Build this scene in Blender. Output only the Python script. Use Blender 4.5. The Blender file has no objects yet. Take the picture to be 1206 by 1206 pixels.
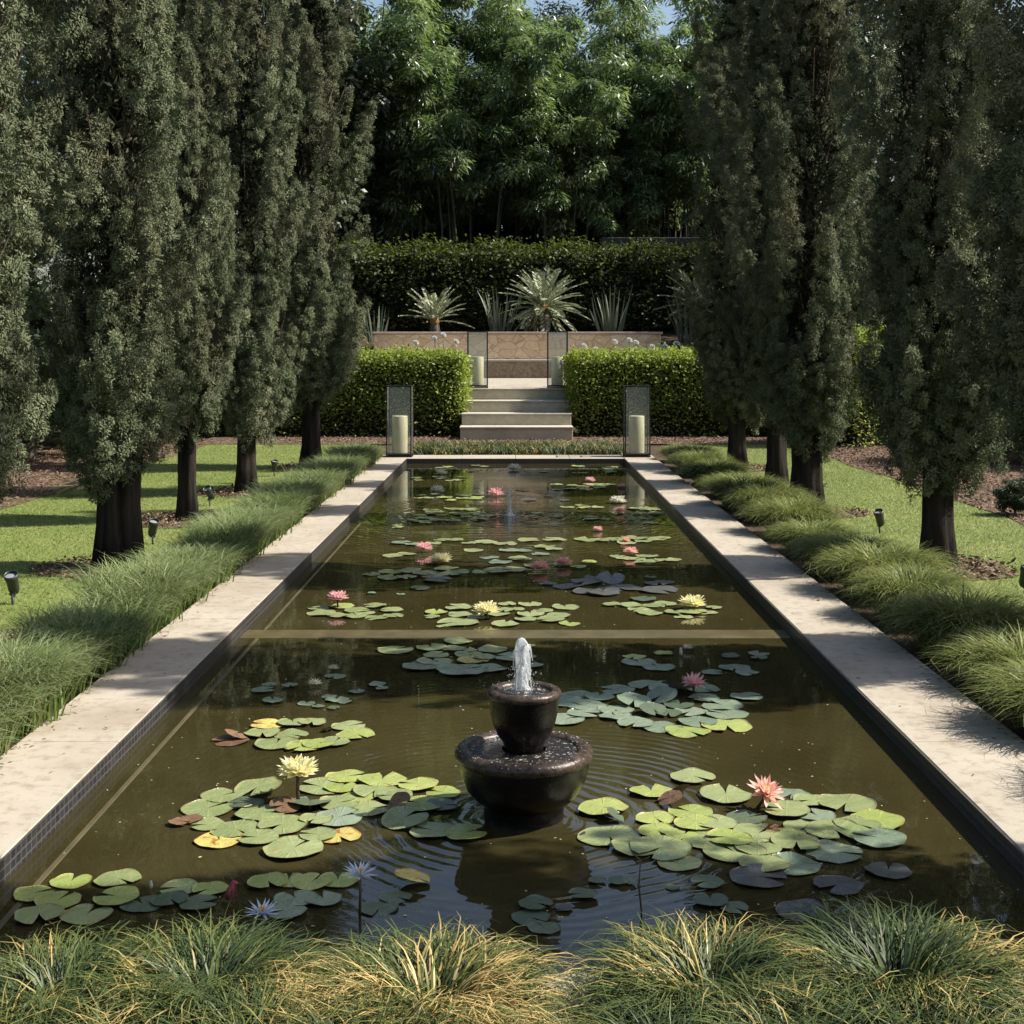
import bpy, bmesh, math, random
import numpy as np
from mathutils import Vector, Matrix

PI = math.pi
R = math.radians
scene = bpy.context.scene
COL = scene.collection
random.seed(7)

# ------------------------------------------------------------------ survey
EYE = 1.70                 # eye height above the paving (z = 0)
FPX, VX, HY = 1600.0, 607.0, 413.0
WATER = -0.082


def survey(x, y, z=0.0):
    """photo bearing -> point on the level z"""
    d = (EYE - z) * FPX / (y - HY)
    return (x - VX) / FPX * d, d


# ------------------------------------------------------------------ object helpers
def link(o, parent=None):
    COL.objects.link(o)
    if parent is not None:
        o.parent = parent
    return o


def tag(o, label=None, cat=None, group=None, kind=None):
    if label:
        o['label'] = label
    if cat:
        o['category'] = cat
    if group:
        o['group'] = group
    if kind:
        o['kind'] = kind
    return o


def empty(name, loc=(0, 0, 0), rz=0.0):
    o = bpy.data.objects.new(name, None)
    o.empty_display_size = 0.2
    o.location = loc
    o.rotation_euler = (0, 0, rz)
    return link(o)


def copy_tree(o, parent=None):
    c = o.copy()
    link(c, parent)
    for ch in list(o.children):
        copy_tree(ch, c)
    return c


def np_mesh(name, V, F, mats, attrs=None, smooth=False, fmat=None):
    """V (n,3), F (m,k) arrays -> mesh"""
    V = np.asarray(V, np.float32).reshape(-1, 3)
    F = np.asarray(F, np.int32)
    m, k = F.shape
    me = bpy.data.meshes.new(name)
    me.vertices.add(len(V))
    me.vertices.foreach_set('co', V.ravel())
    me.loops.add(m * k)
    me.loops.foreach_set('vertex_index', F.ravel())
    me.polygons.add(m)
    me.polygons.foreach_set('loop_start', np.arange(0, m * k, k, dtype=np.int32))
    if smooth:
        me.polygons.foreach_set('use_smooth', np.ones(m, dtype=bool))
    for mt in (mats if isinstance(mats, (list, tuple)) else [mats]):
        me.materials.append(mt)
    if fmat is not None:
        me.polygons.foreach_set('material_index', np.asarray(fmat, np.int32))
    for an, av in (attrs or {}).items():
        a = me.attributes.new(an, 'FLOAT', 'POINT')
        a.data.foreach_set('value', np.asarray(av, np.float32).ravel())
    me.update(calc_edges=True)
    return me


def obj(name, me, parent=None, loc=None):
    o = bpy.data.objects.new(name, me)
    if loc is not None:
        o.location = loc
    return link(o, parent)


class MB:
    """small bmesh builder"""

    def __init__(s):
        s.bm = bmesh.new()

    def box(s, x0, x1, y0, y1, z0, z1, bevel=0.0, seg=2):
        b = bmesh.new()
        bmesh.ops.create_cube(b, size=1)
        for v in b.verts:
            v.co = Vector((x0 + (v.co.x + .5) * (x1 - x0), y0 + (v.co.y + .5) * (y1 - y0), z0 + (v.co.z + .5) * (z1 - z0)))
        if bevel:
            bmesh.ops.bevel(b, geom=b.edges[:], offset=bevel, segments=seg, affect='EDGES', profile=.5)
        s.merge(b)
        return s

    def merge(s, b):
        t = bpy.data.meshes.new('t')
        b.to_mesh(t)
        b.free()
        s.bm.from_mesh(t)
        bpy.data.meshes.remove(t)

    def lathe(s, prof, seg=48, closed=False, wob=None):
        rings = []
        for (r, z) in prof:
            ring = []
            for i in range(seg):
                a = 2 * PI * i / seg
                rr = r if wob is None else r * wob(a, z)
                ring.append(s.bm.verts.new((rr * math.cos(a), rr * math.sin(a), z)))
            rings.append(ring)
        for a, b in zip(rings[:-1], rings[1:]):
            for i in range(seg):
                j = (i + 1) % seg
                f = s.bm.faces.new((a[i], a[j], b[j], b[i]))
                f.smooth = True
        if closed:
            s.bm.faces.new(rings[-1])
            s.bm.faces.new(rings[0][::-1])
        return s

    def tube(s, pts, rad, seg=8, cap=True, flute=0.0, nf=5):
        pts = [Vector(p) for p in pts]
        rings = []
        up = Vector((0, 0, 1))
        for i, p in enumerate(pts):
            d = (pts[min(i + 1, len(pts) - 1)] - pts[max(i - 1, 0)]).normalized()
            sx = d.cross(up)
            if sx.length < 1e-3:
                sx = Vector((1, 0, 0))
            sx.normalize()
            if abs(d.z) > .7:
                sx = (Vector((1, 0, 0)) - d * d.x).normalized()
            sy = d.cross(sx).normalized()
            ring = []
            for k in range(seg):
                a = 2 * PI * k / seg
                r = rad[i] * (1 + flute * math.sin(nf * a + i * .35) + flute * .6 * math.sin((nf * 2 + 1) * a - i * .5))
                ring.append(s.bm.verts.new(p + sx * (r * math.cos(a)) + sy * (r * math.sin(a))))
            rings.append(ring)
        for a, b in zip(rings[:-1], rings[1:]):
            for i in range(seg):
                j = (i + 1) % seg
                f = s.bm.faces.new((a[i], a[j], b[j], b[i]))
                f.smooth = True
        if cap:
            s.bm.faces.new(rings[-1])
            s.bm.faces.new(rings[0][::-1])
        return s

    def ball(s, c, r, sub=1, sc=(1, 1, 1)):
        b = bmesh.new()
        bmesh.ops.create_icosphere(b, subdivisions=sub, radius=r)
        for v in b.verts:
            v.co = Vector((v.co.x * sc[0], v.co.y * sc[1], v.co.z * sc[2])) + Vector(c)
        for f in b.faces:
            f.smooth = True
        s.merge(b)
        return s

    def mesh(s, name, mat):
        bmesh.ops.recalc_face_normals(s.bm, faces=s.bm.faces[:])
        me = bpy.data.meshes.new(name)
        s.bm.to_mesh(me)
        s.bm.free()
        me.materials.append(mat)
        return me

    def build(s, name, mat, parent=None, loc=None):
        return obj(name, s.mesh(name, mat), parent, loc)


# ------------------------------------------------------------------ node helpers
class NT:
    def __init__(s, name):
        s.m = bpy.data.materials.new(name)
        s.m.use_nodes = True
        s.t = s.m.node_tree
        s.t.nodes.clear()
        s.out = s.n('ShaderNodeOutputMaterial')

    def n(s, typ, **kw):
        nd = s.t.nodes.new(typ)
        for k, v in kw.items():
            if k.startswith('i_'):
                nd.inputs[k[2:].replace('_', ' ')].default_value = v
            else:
                setattr(nd, k, v)
        return nd

    def l(s, a, b):
        s.t.links.new(a, b)

    def coords(s, kind='Object'):
        return s.n('ShaderNodeTexCoord').outputs[kind]

    def pos(s):
        return s.n('ShaderNodeNewGeometry').outputs['Position']

    def mapping(s, vec, scale=(1, 1, 1), rot=(0, 0, 0)):
        m = s.n('ShaderNodeMapping')
        m.inputs['Scale'].default_value = scale
        m.inputs['Rotation'].default_value = rot
        s.l(vec, m.inputs['Vector'])
        return m.outputs[0]

    def noise(s, vec, scale, detail=4, rough=.55, dist=0.0):
        n = s.n('ShaderNodeTexNoise')
        n.inputs['Scale'].default_value = scale
        n.inputs['Detail'].default_value = detail
        n.inputs['Roughness'].default_value = rough
        n.inputs['Distortion'].default_value = dist
        s.l(vec, n.inputs['Vector'])
        return n.outputs['Fac']

    def ramp(s, fac, stops, interp='LINEAR'):
        r = s.n('ShaderNodeValToRGB')
        cr = r.color_ramp
        cr.interpolation = interp
        while len(cr.elements) < len(stops):
            cr.elements.new(.5)
        for e, (p, c) in zip(cr.elements, stops):
            e.position = p
            e.color = (*c, 1) if len(c) == 3 else c
        s.l(fac, r.inputs[0])
        return r.outputs[0]

    def math(s, op, a, b=None, c=None):
        m = s.n('ShaderNodeMath', operation=op)
        for i, v in enumerate((a, b, c)):
            if v is None:
                continue
            if isinstance(v, (int, float)):
                m.inputs[i].default_value = v
            else:
                s.l(v, m.inputs[i])
        return m.outputs[0]

    def mixc(s, fac, a, b, blend='MIX'):
        m = s.n('ShaderNodeMix', data_type='RGBA', blend_type=blend)
        for sock, v in ((m.inputs[0], fac), (m.inputs[6], a), (m.inputs[7], b)):
            if isinstance(v, (int, float)):
                sock.default_value = v
            elif isinstance(v, tuple):
                sock.default_value = (*v, 1) if len(v) == 3 else v
            else:
                s.l(v, sock)
        return m.outputs[2]

    def attr(s, name):
        return s.n('ShaderNodeAttribute', attribute_name=name).outputs['Fac']

    def orand(s):
        return s.n('ShaderNodeObjectInfo').outputs['Random']

    def bump(s, h, strength=.3, dist=.01, normal=None):
        b = s.n('ShaderNodeBump')
        b.inputs['Strength'].default_value = strength
        b.inputs['Distance'].default_value = dist
        s.l(h, b.inputs['Height'])
        if normal is not None:
            s.l(normal, b.inputs['Normal'])
        return b.outputs[0]

    def principled(s, col, rough=.6, spec=.5, metal=0.0, normal=None, trans=0.0):
        p = s.n('ShaderNodeBsdfPrincipled')
        if isinstance(col, tuple):
            p.inputs['Base Color'].default_value = (*col, 1)
        else:
            s.l(col, p.inputs['Base Color'])
        if isinstance(rough, (int, float)):
            p.inputs['Roughness'].default_value = rough
        else:
            s.l(rough, p.inputs['Roughness'])
        p.inputs['Specular IOR Level'].default_value = spec
        p.inputs['Metallic'].default_value = metal
        p.inputs['Transmission Weight'].default_value = trans
        if normal is not None:
            s.l(normal, p.inputs['Normal'])
        return p.outputs[0]

    def mixs(s, fac, a, b):
        m = s.n('ShaderNodeMixShader')
        if isinstance(fac, (int, float)):
            m.inputs[0].default_value = fac
        else:
            s.l(fac, m.inputs[0])
        s.l(a, m.inputs[1])
        s.l(b, m.inputs[2])
        return m.outputs[0]

    def done(s, shader):
        s.l(shader, s.out.inputs['Surface'])
        return s.m


def foliage(name, stops, rough=.6, transl=.25, spec=.3, nscale=.0, ncol=None, obj_var=.15, tcol=None):
    t = NT(name)
    f = t.attr('rnd')
    f = t.math('ADD', f, t.math('MULTIPLY', t.math('SUBTRACT', t.orand(), .5), obj_var))
    c = t.ramp(f, stops)
    if nscale:
        nz = t.noise(t.coords(), nscale, 3, .6)
        k = t.ramp(nz, [(.45, (0, 0, 0)), (.68, (1, 1, 1))])
        c = t.mixc(k, c, ncol)
    p = t.principled(c, rough, spec)
    if transl:
        tr = t.n('ShaderNodeBsdfTranslucent')
        if tcol:
            t.l(t.mixc(1.0, c, tcol, 'MULTIPLY'), tr.inputs[0])
        else:
            t.l(c, tr.inputs[0])
        p = t.mixs(transl, p, tr.outputs[0])
    return t.done(p)


def plain(name, col, rough=.6, spec=.4, var=.25, nscale=12, bump=.2, bdist=.004, metal=0):
    t = NT(name)
    co = t.coords()
    nz = t.noise(co, nscale, 5, .6)
    lo = tuple(c * (1 - var) for c in col)
    hi = tuple(min(1, c * (1 + var)) for c in col)
    c = t.ramp(nz, [(.3, lo), (.7, hi)])
    return t.done(t.principled(c, rough, spec, metal, t.bump(nz, bump, bdist)))


# ------------------------------------------------------------------ leaf / blade generators
def unit(a):
    return a / np.maximum(np.linalg.norm(a, axis=-1, keepdims=True), 1e-9)


def leaf_geo(C, A, L, W, rng, bend=.15, mid=.45, facing=None):
    """one folded diamond per leaf; facing = the way its upper side looks"""
    n = len(C)
    A = unit(A)
    rv = unit(rng.normal(size=(n, 3))) if facing is None else unit(facing)
    if facing is not None:
        A = unit(A - rv * np.sum(A * rv, -1, keepdims=True) * .8)
    S = unit(np.cross(rv, A))
    N = np.cross(A, S)
    L = np.broadcast_to(np.asarray(L, float), (n,))[:, None]
    W = np.broadcast_to(np.asarray(W, float), (n,))[:, None]
    base = C
    l = C + A * L * mid + S * W * .5 + N * L * bend * .5
    r = C + A * L * mid - S * W * .5 + N * L * bend * .5
    tip = C + A * L - N * L * bend * .3
    V = np.stack([base, l, tip, r], 1).reshape(-1, 3)
    F = np.arange(n * 4).reshape(n, 4)
    return V, F


def leaf_mesh(name, C, A, L, W, mat, rng, rnd=None, bend=.15, facing=None):
    V, F = leaf_geo(C, A, L, W, rng, bend, .45, facing)
    if rnd is None:
        rnd = rng.random(len(C))
    return np_mesh(name, V, F, mat, {'rnd': np.repeat(rnd, 4)})


def blades_geo(P, az, L, th0, th1, W, rng, k=5, twist=.25, bend=1.3):
    """arching grass blades; P roots (n,3); th = lean from the vertical at root / tip"""
    n = len(P)
    t = (np.arange(k) + .5) / k
    th = th0[:, None] + (th1 - th0)[:, None] * t[None, :] ** bend
    seg = (L / k)[:, None]
    h = np.concatenate([np.zeros((n, 1)), np.cumsum(np.sin(th) * seg, 1)], 1)
    z = np.concatenate([np.zeros((n, 1)), np.cumsum(np.cos(th) * seg, 1)], 1)
    a = az[:, None] + rng.normal(0, twist, (n, 1)) * np.linspace(0, 1, k + 1)[None] ** 2
    cx, sy = np.cos(a), np.sin(a)
    ctr = np.stack([P[:, :1] + h * cx, P[:, 1:2] + h * sy, P[:, 2:3] + z], -1)
    w = W[:, None] * (1 - np.linspace(0, 1, k + 1)[None] ** 1.8 * .92) * .5
    yaw = az + PI / 2 + rng.normal(0, .5, n)
    side = np.stack([np.cos(yaw), np.sin(yaw), np.zeros(n)], -1)[:, None, :] * w[..., None]
    V = np.stack([ctr - side, ctr + side], 2).reshape(-1, 3)
    base = (np.arange(n) * (k + 1) * 2)[:, None]
    j = np.arange(k)[None] * 2
    F = np.stack([base + j, base + j + 1, base + j + 3, base + j + 2], -1).reshape(-1, 4)
    tt = np.repeat(np.tile(np.linspace(0, 1, k + 1), n), 2)
    return V, F, tt


def blade_mesh(name, P, az, L, th0, th1, W, mat, rng, rnd, k=5, twist=.25, floor=None, bend=1.3):
    V, F, tt = blades_geo(P, az, L, th0, th1, W, rng, k, twist, bend)
    if floor is not None:
        V[:, 2] = np.maximum(V[:, 2], floor)
    return np_mesh(name, V, F, mat, {'rnd': np.repeat(rnd, (k + 1) * 2), 'tip': tt}, smooth=True)


def grass_mat(name, stops, tipcol, tipamt=.5, transl=.25, obj_var=.1, patch=None, pscale=1.5, rough=.5):
    t = NT(name)
    f = t.attr('rnd')
    f = t.math('ADD', f, t.math('MULTIPLY', t.math('SUBTRACT', t.orand(), .5), obj_var))
    if patch:
        nz = t.noise(t.pos(), pscale, 3, .5)
        f = t.math('ADD', f, t.math('MULTIPLY', t.math('SUBTRACT', nz, .5), patch))
    c = t.ramp(f, stops)
    tp = t.math('MULTIPLY', t.math('POWER', t.attr('tip'), 2.0), tipamt)
    c = t.mixc(tp, c, tipcol)
    p = t.principled(c, rough, .35)
    tr = t.n('ShaderNodeBsdfTranslucent')
    t.l(c, tr.inputs[0])
    return t.done(t.mixs(transl, p, tr.outputs[0]))


# ------------------------------------------------------------------ world, sun, camera
SUN_EL, SUN_AZ = 46.0, 1.0          # azimuth measured from +X towards +Y
sun_dir = Vector((math.cos(R(SUN_EL)) * math.cos(R(SUN_AZ)), math.cos(R(SUN_EL)) * math.sin(R(SUN_AZ)), math.sin(R(SUN_EL))))
w = bpy.data.worlds.new('World')
scene.world = w
w.use_nodes = True
bg = w.node_tree.nodes['Background']
sky = w.node_tree.nodes.new('ShaderNodeTexSky')
sky.sky_type = 'NISHITA'
sky.sun_disc = False
sky.sun_elevation = R(SUN_EL)
sky.sun_rotation = R(90 - SUN_AZ)
sky.air_density = 1.2
sky.dust_density = 2.2
hs = w.node_tree.nodes.new('ShaderNodeHueSaturation')
hs.inputs['Saturation'].default_value = 1.0
w.node_tree.links.new(sky.outputs[0], hs.inputs['Color'])
w.node_tree.links.new(hs.outputs[0], bg.inputs[0])
bg.inputs[1].default_value = 0.084

sl = bpy.data.lights.new('sun', 'SUN')
sl.energy = 5.0
sl.angle = R(.53)
sl.color = (1.0, .945, .85)
so = link(bpy.data.objects.new('sun', sl))
so.rotation_euler = sun_dir.to_track_quat('Z', 'Y').to_euler()
so.location = (10, 5, 15)

cd = bpy.data.cameras.new('camera')
cd.sensor_width = 36
cd.lens = FPX / 1206 * 36
cd.shift_y = -(603 - HY) / 1206
cd.shift_x = -(VX - 603) / 1206
cd.clip_start = .05
cd.clip_end = 1200
cam = link(bpy.data.objects.new('camera', cd))
cam.location = (0, 0, EYE)
cam.rotation_euler = (R(90), 0, 0)
scene.camera = cam
scene.view_settings.view_transform = 'Standard'
scene.view_settings.look = 'None'
scene.view_settings.gamma = 1
scene.view_settings.exposure = 0.92
scene.cycles.use_denoising = True
scene.cycles.max_bounces = 8
scene.cycles.transparent_max_bounces = 12
scene.cycles.caustics_reflective = False
scene.cycles.caustics_refractive = False
scene.cycles.sample_clamp_indirect = 6

# ------------------------------------------------------------------ layout constants
PX0, PX1 = -1.715, 1.715           # pool
PY0, PY1 = 3.72, 21.42
PATH_L, PATH_R = -2.16, 2.22       # outer edges of the side paths

# ------------------------------------------------------------------ ground
def terrain_z(x, y):
    z = -.045
    s = min(1, max(0, (y - 28.2) / 1.6))
    z += .9 * s * s * (3 - 2 * s)
    s = min(1, max(0, (y - 33.3) / .7))
    z += 1.05 * s * s * (3 - 2 * s)
    s = min(1, max(0, (y - 36) / 8))
    z += 1.6 * s
    return z


def mat_soil():
    t = NT('soil')
    co = t.pos()
    a = t.noise(co, 3, 6, .65)
    b = t.noise(co, 40, 4, .6)
    c = t.ramp(a, [(.3, (.035, .024, .016)), (.55, (.07, .05, .033)), (.75, (.11, .085, .055))])
    c = t.mixc(t.ramp(b, [(.5, (0, 0, 0)), (.75, (.6, .6, .6))]), c, (.15, .11, .075))
    return t.done(t.principled(c, .95, .1, 0, t.bump(b, .8, .02)))


def mat_lawn():
    t = NT('lawn_grass')
    co = t.pos()
    a = t.noise(co, .9, 5, .6)
    b = t.noise(t.mapping(co, (1, 1, 1)), 60, 3, .7)
    c = t.ramp(a, [(.3, (.14, .19, .045)), (.5, (.19, .235, .06)), (.66, (.25, .26, .085)), (.8, (.32, .28, .13))])
    c = t.mixc(t.ramp(b, [(.35, (.7, .7, .7)), (.6, (0, 0, 0))]), c, (.05, .085, .016))
    return t.done(t.principled(c, .8, .2, 0, t.bump(b, .6, .02)))


M_SOIL, M_LAWN = mat_soil(), mat_lawn()

xs = sorted(set([-160, -90, -50, -30, -20, -14, -10, -7, -5.5, -4, -3, PATH_L, PX0, -1, -.5, 0, .5, 1, PX1, PATH_R, 3, 4, 5.5, 7, 10, 14, 20, 30, 50, 90, 160]))
ys = sorted(set([-60, -20, -5, 0, 1.5, 3, PY0, 8, 12, 16, 20, PY1, 24, 26, 27.5] + [28.2 + .2 * i for i in range(9)] + [32, 33.3, 33.5, 33.7, 34, 36, 40, 44, 52, 65, 90, 140, 260]))
gv = [(x, y, terrain_z(x, y)) for y in ys for x in xs]
gf = []
nx = len(xs)
for j in range(len(ys) - 1):
    for i in range(nx - 1):
        if PX0 <= xs[i] < PX1 and PY0 <= ys[j] < PY1:
            continue
        gf.append((j * nx + i, j * nx + i + 1, (j + 1) * nx + i + 1, (j + 1) * nx + i))
tag(obj('ground', np_mesh('ground', gv, gf, M_SOIL)), kind='structure')


def sheet(name, poly_fn, x0, x1, y0, y1, z, mat, n=40):
    """strip sheet with a wavering edge: poly_fn(y) -> (xa, xb)"""
    V, F = [], []
    for i in range(n + 1):
        y = y0 + (y1 - y0) * i / n
        a, b = poly_fn(y)
        V += [(a, y, z), (b, y, z)]
        if i:
            k = 2 * i
            F.append((k - 2, k - 1, k + 1, k))
    return tag(obj(name, np_mesh(name, V, F, mat)), kind='structure')


def wav(y, s):
    return .05 * math.sin(y * 1.7 + s) + .03 * math.sin(y * 4.3 + s * 2)


sheet('lawn', lambda y: (-6.0 + wav(y, 0), -2.68), 0, 0, 1, 25.2, -.028, M_LAWN)
sheet('lawn', lambda y: (2.92, 5.05 + wav(y, 2)), 0, 0, 1, 25.2, -.028, M_LAWN)


# ------------------------------------------------------------------ paving and pool
def mat_paving():
    t = NT('limestone_paving')
    co = t.pos()
    a = t.noise(co, 1.3, 5, .6)
    b = t.noise(co, 14, 5, .65)
    g = t.noise(co, 180, 2, .5)
    c = t.ramp(a, [(.3, (.275, .235, .178)), (.5, (.355, .312, .25)), (.7, (.40, .36, .297))])
    c = t.mixc(t.ramp(b, [(.50, (0, 0, 0)), (.70, (.7, .7, .7))]), c, (.205, .158, .108))
    c = t.mixc(t.ramp(g, [(.55, (0, 0, 0)), (.7, (.35, .35, .35))]), c, (.30, .26, .22))
    h = t.math('ADD', t.math('MULTIPLY', b, .6), g)
    return t.done(t.principled(c, .85, .25, 0, t.bump(h, .25, .004)))


def mat_tile():
    t = NT('dark_mosaic_tile')
    co = t.pos()
    br = t.n('ShaderNodeTexBrick', offset=0.0)
    br.inputs['Color1'].default_value = (.014, .015, .020, 1)
    br.inputs['Color2'].default_value = (.028, .029, .034, 1)
    br.inputs['Mortar'].default_value = (.075, .07, .062, 1)
    br.inputs['Scale'].default_value = 1
    br.inputs['Mortar Size'].default_value = .004
    br.inputs['Brick Width'].default_value = .05
    br.inputs['Row Height'].default_value = .034
    sp = t.n('ShaderNodeSeparateXYZ')
    t.l(co, sp.inputs[0])
    cb = t.n('ShaderNodeCombineXYZ')
    t.l(t.math('ADD', sp.outputs[0], sp.outputs[1]), cb.inputs[0])
    t.l(sp.outputs[2], cb.inputs[1])
    t.l(cb.outputs[0], br.inputs['Vector'])
    nz = t.noise(co, 9, 4, .6)
    c = t.mixc(t.ramp(nz, [(.5, (0, 0, 0)), (.8, (.6, .6, .6))]), br.outputs[0], (.055, .048, .036))
    return t.done(t.principled(c, .3, .5, 0, t.bump(br.outputs['Fac'], .4, -.003)))


M_PAVE, M_TILE = mat_paving(), mat_tile()


def slabs(name, x0, x1, y0, y1, n, axis):
    mb = MB()
    rr = random.Random(len(name) + int(x0 * 10))
    for i in range(n):
        if axis == 'y':
            a, b = y0 + (y1 - y0) * i / n, y0 + (y1 - y0) * (i + 1) / n
            mb.box(x0, x1, a + .0025, b - .0025, -.05, rr.uniform(-.0008, .0008), .004, 1)
        else:
            a, b = x0 + (x1 - x0) * i / n, x0 + (x1 - x0) * (i + 1) / n
            mb.box(a + .0025, b - .0025, y0, y1, -.05, rr.uniform(-.0008, .0008), .004, 1)
    return tag(mb.build(name, M_PAVE), kind='structure')


slabs('path', PATH_L, PX0 - .009, 3.2, 22.15, 14, 'y')
slabs('path', PX1 + .009, PATH_R, 3.2, 22.15, 14, 'y')
slabs('pool_edge_paving', PX0 - .006, PX1 + .006, PY1 + .009, 22.15, 4, 'x')
slabs('pool_edge_paving', PX0 - .006, PX1 + .006, 3.3, PY0 - .009, 4, 'x')

mb = MB()
mb.box(PX0 - .0085, PX0, PY0 - .0085, PY1 + .0085, -1.1, -.003)
mb.box(PX1, PX1 + .0085, PY0 - .0085, PY1 + .0085, -1.1, -.003)
mb.box(PX0 + .0005, PX1 - .0005, PY1, PY1 + .0085, -1.1, -.0035)
mb.box(PX0 + .0005, PX1 - .0005, PY0 - .0085, PY0, -1.1, -.0035)
tag(mb.build('pool_wall', M_TILE), 'dark mosaic tiled wall lining the long lily pool just above the water', 'wall')

FX, FY = survey(617, 961, WATER)
F2X, F2Y = survey(600, 607, WATER)


def mat_water():
    t = NT('murky_pond_water')
    co = t.pos()
    sp = t.n('ShaderNodeSeparateXYZ')
    t.l(co, sp.inputs[0])

    def rings(cx, cy, wave, fall, amp):
        dx = t.math('SUBTRACT', sp.outputs[0], cx)
        dy = t.math('SUBTRACT', sp.outputs[1], cy)
        d = t.math('SQRT', t.math('ADD', t.math('MULTIPLY', dx, dx), t.math('MULTIPLY', dy, dy)))
        wob = t.math('MULTIPLY', t.math('SUBTRACT', t.noise(co, 2.6, 3, .6), .5), 13.0)
        s = t.math('SINE', t.math('ADD', t.math('MULTIPLY', d, 2 * PI / wave), wob))
        f = t.math('MULTIPLY', t.math('EXPONENT', t.math('MULTIPLY', d, -fall)), amp)
        f = t.math('MULTIPLY', f, t.ramp(t.noise(co, 1.9, 2, .5), [(.36, (.12, .12, .12)), (.62, (1, 1, 1))]))
        return t.math('MULTIPLY', s, f)
    h = t.math('ADD', rings(FX, FY, .062, 1.7, .75), rings(F2X, F2Y, .11, .9, 2.2))
    n1 = t.noise(t.mapping(co, (1, 1.3, 1)), 7, 2, .5)
    n2 = t.noise(co, 2.2, 2, .5)
    h = t.math('ADD', h, t.math('ADD', t.math('MULTIPLY', n1, .12), t.math('MULTIPLY', n2, .15)))
    nrm = t.bump(h, 1.0, .0022)
    a = t.noise(co, 1.1, 4, .55)
    c = t.ramp(a, [(.3, (.027, .0225, .0085)), (.7, (.043, .036, .0140))])
    dif = t.n('ShaderNodeBsdfDiffuse')
    t.l(c, dif.inputs[0])
    gl = t.n('ShaderNodeBsdfGlossy')
    gl.inputs['Roughness'].default_value = .015
    gl.inputs['Color'].default_value = (.98, .98, 1, 1)
    t.l(nrm, gl.inputs['Normal'])
    fr = t.n('ShaderNodeFresnel')
    fr.inputs[0].default_value = 1.43
    t.l(nrm, fr.inputs['Normal'])
    return t.done(t.mixs(fr.outputs[0], dif.outputs[0], gl.outputs[0]))


tag(obj('water', np_mesh('water', [(PX0, PY0, WATER), (PX1, PY0, WATER), (PX1, PY1, WATER), (PX0, PY1, WATER)], [(0, 1, 2, 3)], mat_water())), kind='structure')

M_LEDGE = plain('algae_stained_concrete', (.085, .068, .03), .35, .5, .35, 8, .2)
MB().box(PX0 + .001, PX1 - .001, 8.42, 8.66, -.5, WATER + .003, .004).build('ledge', M_LEDGE)
tag(bpy.data.objects['ledge'], 'brown concrete beam crossing the pool at the water surface behind the fountain', 'beam')
M_PIPE = plain('pale_algae_pipe', (.075, .062, .03), .5, .4, .3, 6, .1)
o = MB().box(PX0 + .105, PX0 + .128, PY0 + .05, 8.41, -.2, WATER + .002, .003).build('ledge', M_PIPE)
tag(o, 'thin pale line of the submerged ledge along the left pool wall near the front', 'beam', 'thin ledges along the left pool wall')
o = MB().box(PX0 + .105, PX0 + .125, 8.67, 14.5, -.2, WATER + .002, .003).build('ledge', M_PIPE)
tag(o, 'thin pale line of the submerged ledge along the left wall beyond the crossing beam', 'beam', 'thin ledges along the left pool wall')

# ------------------------------------------------------------------ bark
def mat_bark(name, a, b, sc=9):
    t = NT(name)
    co = t.mapping(t.coords(), (1, 1, .14))
    n1 = t.noise(co, sc, 6, .7, .4)
    n2 = t.noise(t.coords(), 2.2, 3, .5)
    c = t.ramp(n1, [(.35, a), (.62, b)])
    c = t.mixc(t.ramp(n2, [(.5, (0, 0, 0)), (.75, (.5, .5, .5))]), c, tuple(x * 1.1 for x in b))
    return t.done(t.principled(c, .95, .1, 0, t.bump(n1, 1.0, .03)))


M_BARK = mat_bark('cypress_bark', (.008, .007, .006), (.040, .033, .026))
M_BARK2 = mat_bark('grey_bark', (.03, .026, .02), (.13, .11, .09), 7)
M_TWIG = mat_bark('dead_twig', (.05, .035, .025), (.16, .12, .09), 14)

# ------------------------------------------------------------------ cypresses
M_CYP = foliage('cypress_foliage', [(0, (.020, .023, .013)), (.14, (.050, .067, .036)), (.5, (.110, .138, .073)), (.82, (.185, .208, .118)), (1, (.28, .26, .165))], .85, .10, .15, 1.1, (.128, .126, .074), .12)


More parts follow.
